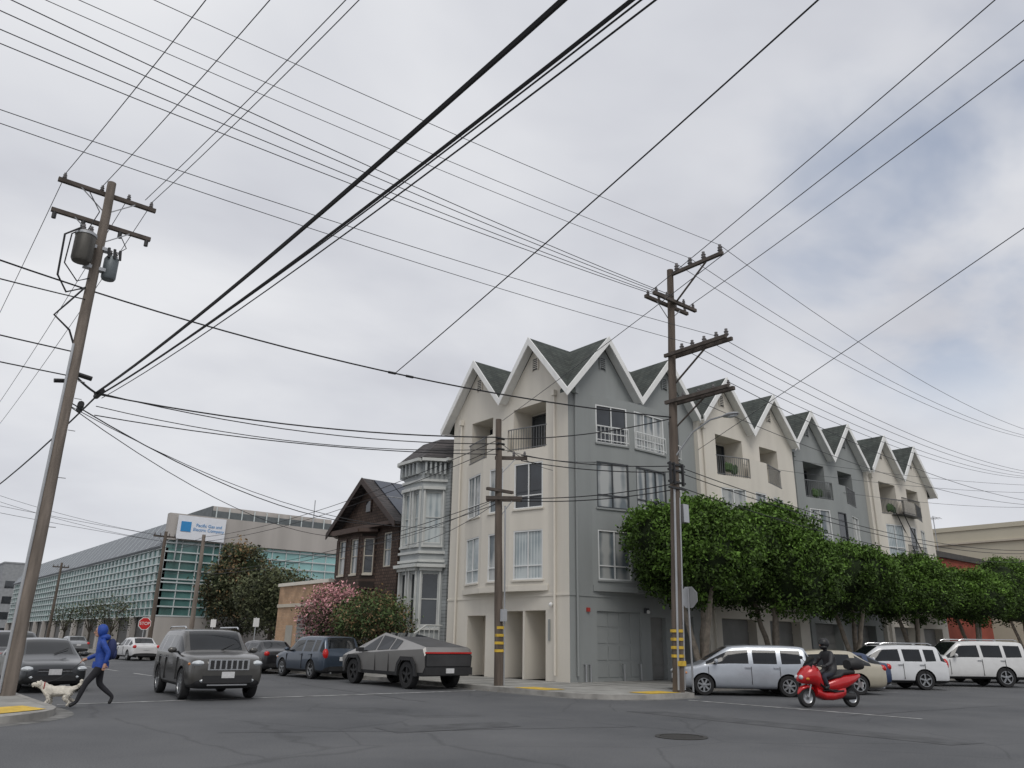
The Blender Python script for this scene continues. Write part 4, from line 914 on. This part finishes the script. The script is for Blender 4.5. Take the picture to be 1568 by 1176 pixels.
A['tail_lamp'].ell((-1.0,0,.80),(.04,.10,.05),tail,8);A['plates'].box(-1.08,-1.06,-.09,.09,.50,.64,plate);A['stem'].tube([(.50,0,.8),(.46,0,1.05)],.04,8,plast)
A.done({'*':50})
A=Asm('scooter_rider',(-.45,-10.5,0),rad(158))
leath=M('rider_jacket',(.022,.022,.025),.55,var=.2);jean=M('rider_trousers',(.03,.035,.05),.8)
vs={'pel':((-.16,0,.93),(.15,.16)),'sp':((-.14,0,1.10),(.14,.16)),'ch':((-.06,0,1.30),(.14,.18)),'nk':((-.02,0,1.43),.065),'hd':((.0,0,1.5),.06)}
es=[('pel','sp'),('sp','ch'),('ch','nk'),('nk','hd')]
for t,s in(('l',1),('r',-1)):
    vs.update({t+'s':((-.05,s*.19,1.36),.075),t+'e':((.10,s*.30,1.12),.058),t+'w':((.30,s*.33,1.05),.042),t+'h':((-.10,s*.12,.90),.105),t+'k':((.32,s*.22,.78),.075),t+'a':((.18,s*.23,.52),.05),t+'t':((.32,s*.24,.49),.04)})
    es+=[('ch',t+'s'),(t+'s',t+'e'),(t+'e',t+'w'),('pel',t+'h'),(t+'h',t+'k'),(t+'k',t+'a'),(t+'a',t+'t')]
skin('body',vs,es,'pel',A.e,[leath,jean,shoe],lambda c:2 if c.z<.54 else(1 if c.z<.86 or (c.x>.0 and c.z<.88) else 0))
face(A,(.03,0,1.60),(1,0,-.05))
A['helmet'].ell((.0,0,1.63),(.145,.125,.145),black,18);A['helmet'].ell((.03,0,1.53),(.11,.11,.07),black,14);A['visor'].ell((.06,0,1.62),(.095,.105,.07),carglass,14)
for s in(-1,1):hand(A['hands'],(.30,s*.33,1.05),(1,0,-.1),(0,0,1),plast,.95,-s)
A.done({'*':60})
# ---------------------------------------------------------------- poles
def ins(mb,x,y,z,s=1):
    mb.lathe([(.001,.20*s),(.04*s,.19*s),(.035*s,.14*s),(.06*s,.12*s),(.04*s,.08*s),(.065*s,.05*s),(.03*s,0)],(x,y,z),'Z',10,ceram)
def arm(A,c,ax,l0,l1,z,w=.06,insu=(),up=0,dbl=False,th=.055):
    x,y=c
    def S(a,o,zz):return (x+a*ax[0]-o*ax[1],y+a*ax[1]+o*ax[0],zz)
    for oo in((-.19,.19) if dbl else (.17,)):
        A['crossarms'].box(l0,l1,oo-th,oo+th,z-.06,z+.06,armw,S)
        for i in insu:ins(A['insulators'],*S(i,oo,z+.06))
    for q in(l0*.55,l1*.55):
        if abs(q)>.3:A['braces'].tube([S(q,.12,z-.05),S(0,.10,z-.65)],.018,5,metal_g)
def base_pole(A,top,r0,r1,mat,lean=(0,0)):
    n=14;rr=random.Random(int(top*10))
    A['pole'].tube([(lean[0]*i/n+rr.uniform(-.012,.012),lean[1]*i/n+rr.uniform(-.012,.012),H-.05+(top-H)*i/n) for i in range(n+1)],[r0+(r1-r0)*i/n for i in range(n+1)],14,mat)
can=M('transformer_grey',(.085,.08,.07),.6,.2,var=.5,scale=4,streak=True);can2=M('transformer_green',(.13,.15,.16),.5,.2,var=.2)
A=Asm('utility_pole',(-17.9,1.1,0));base_pole(A,14.5,.19,.12,wood_l)
arm(A,(0,0),(1,0),-1.35,1.35,14.1,insu=(-1.2,-.2,.55,1.2));arm(A,(0,0),(1,0),-1.35,1.35,13.1,insu=())
for q in(-1.25,-.5,.5,1.25):A['insulators'].tube([(q,.17,13.05),(q,.17,12.85)],.06,8,black)
A['transformers'].lathe([(.001,.50),(.22,.49),(.27,.42),(.27,-.36),(.23,-.44),(.001,-.44)],(-.42,-.30,12.0),'Z',18,can)
A['transformers'].lathe([(.27,.36),(.285,.36),(.285,.44),(.27,.44)],(-.42,-.30,12.0),'Z',18,metal_g)
A['transformers'].lathe([(.001,.36),(.16,.35),(.2,.27),(.2,-.3),(.17,-.36),(.001,-.36)],(.40,.05,11.75),'Z',18,can2)
for (x,y,z) in((-.52,-.30,12.5),(-.32,-.30,12.5),(.34,.05,12.1),(.48,.05,12.1)):ins(A['insulators'],x,y,z,1.1)
for q in(.25,.4,.55):A['insulators'].tube([(q,-.14,12.3),(q+.03,-.14,12.0)],.04,8,black)
A['transformers'].box(-.3,.3,-.1,.1,12.2,12.3,metal_g);A['transformers'].box(-.3,.3,-.1,.1,11.55,11.65,metal_g)
A['jumper_wires'].tube([(-.6,-.5,12.5),(-.95,-.4,12.2),(-.9,-.3,11.0),(-.6,-.2,10.6),(-.15,-.1,10.9)],.03,6,wirem)
A['jumper_wires'].tube([(-.5,-.3,12.6),(-.78,-.35,12.3),(-.80,-.3,11.4),(-.4,-.2,11.0),(-.1,-.15,11.2)],.02,6,wirem)
A['jumper_wires'].tube([(.5,.15,12.3),(.75,.2,12.6),(.5,.2,13.0)],.015,5,wirem)
A['jumper_wires'].tube([(-.4,-.30,12.6),(-.2,-.2,13.3),(-.5,.15,14.0)],.015,5,wirem)
A['jumper_wires'].tube([(-.15,-.16,10.9),(-.5,-.2,10.3),(-.75,-.1,9.9),(-.3,0,9.6),(-.12,0,9.2)],.028,6,wirem)
A['conduit'].tube([(-.17,-.12,.2),(-.14,-.1,9.2)],.035,8,metal_g)
for z in(8.2,7.7,6.8,5.5,4.2):A['steps'].tube([(.16,0,z),(.34,0,z)],.012,5,metal_g)
A['cable_closures'].tube([(.14,.05,8.4),(.5,.05,8.35)],.07,8,black);A['cable_closures'].tube([(-.4,.05,8.1),(-.14,.05,8.15)],.06,8,black)
A.done({'pole':40,'transformers':40,'insulators':40})
A=Asm('utility_pole',(-3.85,-.5,0));base_pole(A,9.5,.16,.11,wood,(-.15,.1))
arm(A,(-.12,0),(.77,-.64),-.2,1.0,8.0,insu=(.5,.9));arm(A,(-.1,0),(.77,-.64),-.5,.8,6.45,insu=(),dbl=True)
A['crossarms'].box(-.7,.5,-.06,.06,6.7,6.8,armw)
for z in(8.7,8.5,8.3):A['insulators'].tube([(-.28,0,z),(.05,0,z)],.045,8,black)
for z in(1.2,1.45,1.7,1.95):
    A['reflectors'].lathe([(.172,z),(.174,z+.09)],(0,0,0),'Z',14,yellow)
A['meter_box'].box(-.1,.1,-.28,-.14,2.2,2.6,metal_g)
A['conduit'].tube([(.12,-.14,.15),(.06,-.12,6.2)],.03,8,metal_g);A.done({'pole':40})
A=Asm('utility_pole',(-.9,-5.75,0));base_pole(A,14.75,.19,.12,wood,(.38,-.3))
l=lambda z:(.38*z/14.75,-.3*z/14.75)
x3,y3=l(14.5)
A['crossarms'].box(x3-.06,x3+.06,y3-2.3,y3+.1,14.45,14.57,armw);A['braces'].tube([(x3,y3,13.2),(x3,y3-1.6,14.45)],.035,6,armw)
for q in(-.3,-.9,-1.5,-2.2):ins(A['insulators'],x3,y3+q,14.57,1.5)
arm(A,l(13.4),(1,0),-1.2,1.2,13.35,insu=(-1.05,-.45,.5,1.05),dbl=True)
x3,y3=l(11.4)
for oo in(-.17,.17):A['crossarms'].box(x3+oo-.05,x3+oo+.05,y3-2.4,y3+.2,11.25,11.37,armw)
A['braces'].tube([(x3,y3,10.2),(x3,y3-1.5,11.25)],.035,6,armw)
for q in(-.45,-.9,-1.4,-1.9,-2.3):ins(A['insulators'],x3,y3+q,11.37,1.4)
x3,y3=l(9.6);A['crossarms'].box(x3-.22,x3-.1,y3-2.4,y3+.2,9.5,9.62,armw);A['crossarms'].box(x3+.1,x3+.22,y3-2.4,y3+.2,9.5,9.62,armw);A['braces'].tube([(x3,y3,8.6),(x3,y3-1.4,9.5)],.03,6,armw)
for q in(-.45,-1.1,-1.7,-2.3):ins(A['insulators'],x3,y3+q,9.62,1.0)
x3,y3=l(6.9)
for z in(7.3,7.1,6.7,6.5):A['cable_hardware'].box(x3-.5,x3+.35,y3-.2,y3-.12,z-.03,z+.03,black)
for q in(-.45,-.25,.2):A['cable_hardware'].tube([(x3+q,y3-.2,7.35),(x3+q,y3-.2,6.6)],.05,8,black)
A['cable_hardware'].box(x3+.14,x3+.42,y3-.2,y3+.1,5.4,6.0,metal_g)
A['conduit'].tube([(-.16,-.14,.2),(.0,-.26,6.5)],.035,8,metal_g);A['conduit'].tube([(.1,-.18,.2),(.22,-.28,6.2)],.028,8,metal_g)
for z in(1.15,1.4,1.65,1.9):A['reflectors'].lathe([(.205,z),(.207,z+.09)],(.03,-.03,0),'Z',14,yellow)
A['small_sign'].box(-.25,.15,-.24,-.22,.9,1.05,yellow)
A.done({'pole':40,'insulators':40})
A=Asm('street_lamp',(-.75,-5.9,0));A['mast_arm'].tube([(0,-.1,7.6),(.25,-.7,8.4),(.45,-1.3,8.75),(.55,-1.75,8.8)],.03,8,metal_g)
A['head'].ell((.6,-2.0,8.8),(.15,.32,.08),metal_g,12);A['lens'].ell((.6,-2.05,8.74),(.10,.2,.05),lens,10);A.done({'*':50})
def simple_pole(x,y,h,arms,mat=wood):
    A=Asm('utility_pole',(x,y,0));base_pole(A,h,.17,.11,mat)
    for ax,z,hl in arms:arm(A,(0,0),ax,-hl,hl,z,insu=(-hl*.9,-hl*.4,hl*.4,hl*.9))
    A.done({'pole':40})
P8=(-16.8,-45);P7=(45.5,-5.0)
simple_pole(-40,-5.5,15,[((0,1),14.4,1.4),((0,1),11.4,1.4)]);simple_pole(*P8,15.0,[((1,0),14.4,2.0),((1,0),13.2,1.5)])
simple_pole(*P7,17,[((0,1),16.2,1.5),((0,1),13.6,1.4)]);simple_pole(-4.0,39,9.0,[((1,0),8.6,.8)]);simple_pole(-4.0,30.5,8.0,[],wood_l);simple_pole(-18,42,13,[((1,0),12.6,1.2)])
simple_pole(-4,75,9,[((1,0),8.5,.8)])
# ---------------------------------------------------------------- wires
wt=MB();wh=MB()
def wire(a,b,sag=.4,r=.014,heavy=False,n=14):
    a=Vector(a);b=Vector(b);m=wh if heavy else wt
    m.tube([a.lerp(b,i/n)-Vector((0,0,sag*4*(i/n)*(1-i/n))) for i in range(n+1)],r,5,wirem if heavy else wirem2,cap=False)
for q,e_ in((-1.2,.6),(-.2,1.15),(1.0,1.8),(1.2,1.95)):
    wire((-17.9+q,1.25,14.35),(P8[0]+e_,P8[1],14.55),1.3,.011,n=24)
for q in(-1.2,.55,1.2):wire((-17.9+q,1.25,14.3),(-18+q,42,12.8),.6,.011)
J=Vector((-16.5,4.8,8.95))
for dz,dx,r in((0,-.35,.038),(.05,.32,.028),(.1,.45,.013),(-.1,.40,.013)):
    wire(J+Vector((dx*.3,0,dz)),(P8[0]+dx*1.6,P8[1],9.6+dz),1.25,r,True,30)
wire((-17.9,1.1,8.4),J,.05,.035,True);wire(J,(-18,42,8.4),.8,.03,True)
wh.tube([J+Vector((0,-.5,.0)),J+Vector((0,.3,0))],.09,8,wirem);wh.tube([J+Vector((-.4,.2,-.35)),J+Vector((-.3,.9,-.4))],.10,8,wirem)
for z,zz,r,sg in((9.0,8.75,.026,.35),(9.05,8.5,.018,.45),(8.6,8.3,.015,.5),(8.3,8.1,.018,.3)):
    wire(J+Vector((0,0,z-9)),(-3.95,-.5,zz),sg,r,True)
wire((-17.9,1.1,10.9),(-.65,-6.0,9.0),.55,.025,True,20);wire((-40,-5.5,11.8),(-17.9,1.1,10.9),.5,.025,True)
# splice dampers on the cross-street cable
for f in(.47,.50):
    p=Vector((-17.9,1.1,10.9)).lerp(Vector((-.65,-6.0,9.0)),f)-Vector((0,0,.55*4*f*(1-f)));d=Vector((17.25,-7.1,-1.9)).normalized();wh.tube([p-d*.12,p+d*.12],.04,6,wirem)
wire((-17.9,1.1,9.0),(-40,-5.5,9.0),.5,.02,True);wire((-17.9,1.1,8.3),(-40,-5.5,8.3),.5,.018,True);wire((-17.9,1.1,10.6),(-30,-12,6.0),.2,.018,True)
wire((-17.9,1.1,7.6),(0.2,14,7.4),.9,.018,True);wire((-17.9,1.1,7.5),(.2,19,7.2),.9,.013,True);wire((-17.9,1.1,7.5),(0.3,9,6.8),1.0,.012)
for q in(-.3,-.9,-2.2):
    wire((-40,-5.5+q*.5,14.6),(-.53,-6.05+q,14.85),.6,.009,n=22);wire((-.53,-6.05+q,14.85),(P7[0],P7[1]+q*.5,16.3),1.4,.011,n=22)
for q in(-1.3,-.5,.5,1.3):
    wire((-40,-5.5+q,14.5),(-.55,-6.0+q*.12,13.6),.7,.012,n=22)
    wire((-.6,-7.1+q*.6,11.55),(P7[0],P7[1]+q*.6,13.7),1.3,.011,n=22)
for q in(-.45,-2.3):wire((-.65,-5.95+q,9.75),(P7[0],P7[1]+q*.4,11.6),1.2,.012,n=22)
for q,z in((-.9,11.5),(-1.9,11.5)):wire((-40,-5.5,z+.1),(-.6,-5.98+q,z),.7,.009,n=22)
for z in(7.3,7.1,6.6):wire((-.7,-5.95,z),(P7[0],P7[1],z+1.4),1.3,.016,True,22)
for q in(-1.05,1.05):
    wire((-.55+q,-6.0,13.55),(P8[0]+q,P8[1],14.4),.6,.013,n=24)
wire((-3.9,-.5,9.4),(P8[0]+1.2,P8[1],14.4),.5,.010,n=24);wire((-9.706,-2.272,9.45),(P8[0]-1.1,P8[1],12.5),.5,.015,True,24)
wire((8.45,-.2,10.4),(P8[0]+1.4,P8[1],14.3),.25,.013,n=24);wire((16.9,-.3,11.2),(P7[0],P7[1],13.0),.3,.011);wire((12,-.3,10.2),(P7[0],P7[1],12.5),.4,.011);wire((20,-.2,10.0),(P7[0],P7[1],11.5),.4,.011)
for z,zz in((8.1,7.3),(7.9,7.1),(6.5,6.7),(6.4,6.5)):wire((-3.3,-.9,z),(-.7,-5.9,zz),.15,.018,True)
wire((-3.9,-.5,8.7),(-.65,-5.9,9.0),.2,.02,True);wire((-3.9,-.5,8.5),(0,.9,8.3),.15,.012);wire((-3.9,-.5,8.3),(2.3,0,8.9),.2,.012)
for z in(8.7,8.4,6.5,6.3):wire((-3.95,-.5,z),(-4,30.5,z-.9),.6,.014,True)
for z in(7.8,7.5,5.7):wire((-4,30.5,z),(-4,39,z+.3),.2,.014,True);wire((-4,39,z+.4),(-4,75,z+.6),.6,.014)
for z in(8.6,8.2):wire((-18,42,z+3),(-4,39,z),.4,.013);wire((-40,20,z+2),(-4,39,z),.5,.013)
wire((-3.95,-.5,6.4),(-.65,11,6.0),.3,.012);wire((-3.95,-.5,6.5),(-.5,17,6.4),.4,.012)
wt.obj('overhead_power_lines',None,40);wh.obj('overhead_telephone_cables',None,40)
# ---------------------------------------------------------------- signs
def octo(r):return [(r*math.cos(rad(22.5+45*i)),r*math.sin(rad(22.5+45*i))) for i in range(8)]
red=M('sign_red',(.5,.02,.02),.5,var=.05)
A=Asm('stop_sign',(-5.0,37.2,0));A['post'].tube([(0,0,0),(0,0,2.7)],.035,8,metal_g)
A['panel'].prism(octo(.44),lambda u,v,d:(u,d,2.35+v),-.06,-.045,white);A['face'].prism(octo(.40),lambda u,v,d:(u,d,2.35+v),-.068,-.061,red)
A.done();text('STOP',(0,-.075,2.35),(rad(90),0,0),.28,white,A.e)
A=Asm('stop_sign',(-.35,-5.9,0));A['post'].tube([(.0,0,H),(0,0,3.3)],.03,8,metal_g)
A['panel'].prism(octo(.36),lambda u,v,d:(d,u,3.0+v),.03,.045,metal_g);A['face'].prism(octo(.355),lambda u,v,d:(d,u,3.0+v),.046,.05,red);A.done()
for (x,y) in((-3.9,20.5),(-3.9,27)):
    A=Asm('parking_sign',(x,y,0));A['post'].tube([(0,0,H),(0,0,2.6)],.03,8,metal_g);A['panel'].box(-.16,.16,-.05,-.03,2.1,2.55,white);A.done()
A=Asm('litter_bin',(-3.2,28,0));A['drum'].lathe([(.001,H+.01),(.25,H+.01),(.28,.9),(.26,.92),(.24,.88)],(0,0,0),'Z',16,frame_d);A['lid'].lathe([(.27,.92),(.2,1.1),(.001,1.15)],(0,0,0),'Z',16,metal_g);A.done()
# ---------------------------------------------------------------- world + light + camera
w=bpy.data.worlds.new('World');SC.world=w;w.use_nodes=True;n=w.node_tree.nodes;l=w.node_tree.links;n.clear()
out=n.new('ShaderNodeOutputWorld');bs=n.new('ShaderNodeBackground');bc=n.new('ShaderNodeBackground');mx=n.new('ShaderNodeMixShader')
sk=n.new('ShaderNodeTexSky');sk.sky_type='NISHITA';sk.sun_disc=False;sk.sun_elevation=rad(48);sk.sun_rotation=rad(200);l.new(sk.outputs[0],bs.inputs[0]);bs.inputs[1].default_value=.13
tc=n.new('ShaderNodeTexCoord');sp=n.new('ShaderNodeSeparateXYZ');l.new(tc.outputs['Generated'],sp.inputs[0])
def mth(op,a,b=None,c=None):
    q=n.new('ShaderNodeMath');q.operation=op
    for i,v in enumerate((a,b,c)):
        if v is None:continue
        if isinstance(v,(int,float)):q.inputs[i].default_value=v
        else:l.new(v,q.inputs[i])
    return q.outputs[0]
z=mth('ADD',mth('MAXIMUM',sp.outputs[2],0),.22);cb=n.new('ShaderNodeCombineXYZ');l.new(mth('DIVIDE',sp.outputs[0],z),cb.inputs[0]);l.new(mth('DIVIDE',sp.outputs[1],z),cb.inputs[1])
def ns(s,d,r,off=0,dist=0):
    mp=n.new('ShaderNodeMapping');mp.inputs['Location'].default_value=(off,off*.7,off*.3);mp.inputs['Rotation'].default_value=(0,0,rad(35));mp.inputs['Scale'].default_value=(1,1.25,1);l.new(cb.outputs[0],mp.inputs[0])
    q=n.new('ShaderNodeTexNoise');q.inputs['Scale'].default_value=s;q.inputs['Detail'].default_value=d;q.inputs['Roughness'].default_value=r;q.inputs['Distortion'].default_value=dist;l.new(mp.outputs[0],q.inputs['Vector']);return q.outputs['Fac']
n1=ns(1.2,5,.48,3.1,.2);n2=ns(.45,3,.5,8.4)
f=mth('ADD',mth('MULTIPLY',n1,.6),mth('MULTIPLY',n2,.4))
rp=n.new('ShaderNodeValToRGB');l.new(f,rp.inputs[0]);e=rp.color_ramp.elements;e[0].position=.35;e[0].color=(.46,.47,.53,1);e[1].position=.63;e[1].color=(.80,.81,.84,1);q=e.new(.5);q.color=(.64,.655,.705,1)
hz=n.new('ShaderNodeMapRange');hz.inputs[1].default_value=0;hz.inputs[2].default_value=.35;hz.inputs[3].default_value=.75;hz.inputs[4].default_value=0;l.new(sp.outputs[2],hz.inputs[0])
mc=n.new('ShaderNodeMix');mc.data_type='RGBA';l.new(hz.outputs[0],mc.inputs[0]);l.new(rp.outputs[0],mc.inputs[6]);mc.inputs[7].default_value=(.76,.78,.82,1);l.new(mc.outputs[2],bc.inputs[0]);bc.inputs[1].default_value=1.0
D=Vector((.845,.262,.46)).normalized();vd=n.new('ShaderNodeVectorMath');vd.operation='DOT_PRODUCT';l.new(tc.outputs['Generated'],vd.inputs[0]);vd.inputs[1].default_value=D
m1=n.new('ShaderNodeMapRange');m1.interpolation_type='SMOOTHSTEP';m1.inputs[1].default_value=.962;m1.inputs[2].default_value=1.0;l.new(vd.outputs['Value'],m1.inputs[0])
n3=ns(2.2,5,.5,5.5,.2);m2=n.new('ShaderNodeMapRange');m2.interpolation_type='SMOOTHSTEP';m2.inputs[1].default_value=.38;m2.inputs[2].default_value=.66;l.new(n3,m2.inputs[0])
fac=mth('MULTIPLY',mth('MULTIPLY',m1.outputs[0],m2.outputs[0]),.62)
l.new(fac,mx.inputs[0]);l.new(bc.outputs[0],mx.inputs[1]);l.new(bs.outputs[0],mx.inputs[2]);l.new(mx.outputs[0],out.inputs[0])
sl=bpy.data.lights.new('sun','SUN');sl.energy=1.2;sl.angle=rad(26);sl.color=(1,.965,.91);so=bpy.data.objects.new('sun',sl);SC.collection.objects.link(so)
so.rotation_euler=Vector((.30,.56,-.77)).to_track_quat('-Z','Y').to_euler()
cd=bpy.data.cameras.new('camera');cam=bpy.data.objects.new('camera',cd);SC.collection.objects.link(cam);SC.camera=cam
cd.sensor_width=36;cd.lens=36*1178/1568;cd.clip_end=3000;cd.clip_start=.1
th=rad(18.5);fw=Vector((.639*math.cos(th),.769*math.cos(th),math.sin(th))).normalized();r0=Vector((.769,-.639,0)).normalized();u0=r0.cross(fw)
rg=(r0+u0*.0157).normalized();up=rg.cross(fw).normalized()
mt=Matrix((rg,up,-fw)).transposed().to_4x4();mt.translation=Vector((-21.42,-22.11,1.55));cam.matrix_world=mt
SC.view_settings.view_transform='Standard';SC.view_settings.look='None';SC.view_settings.exposure=0
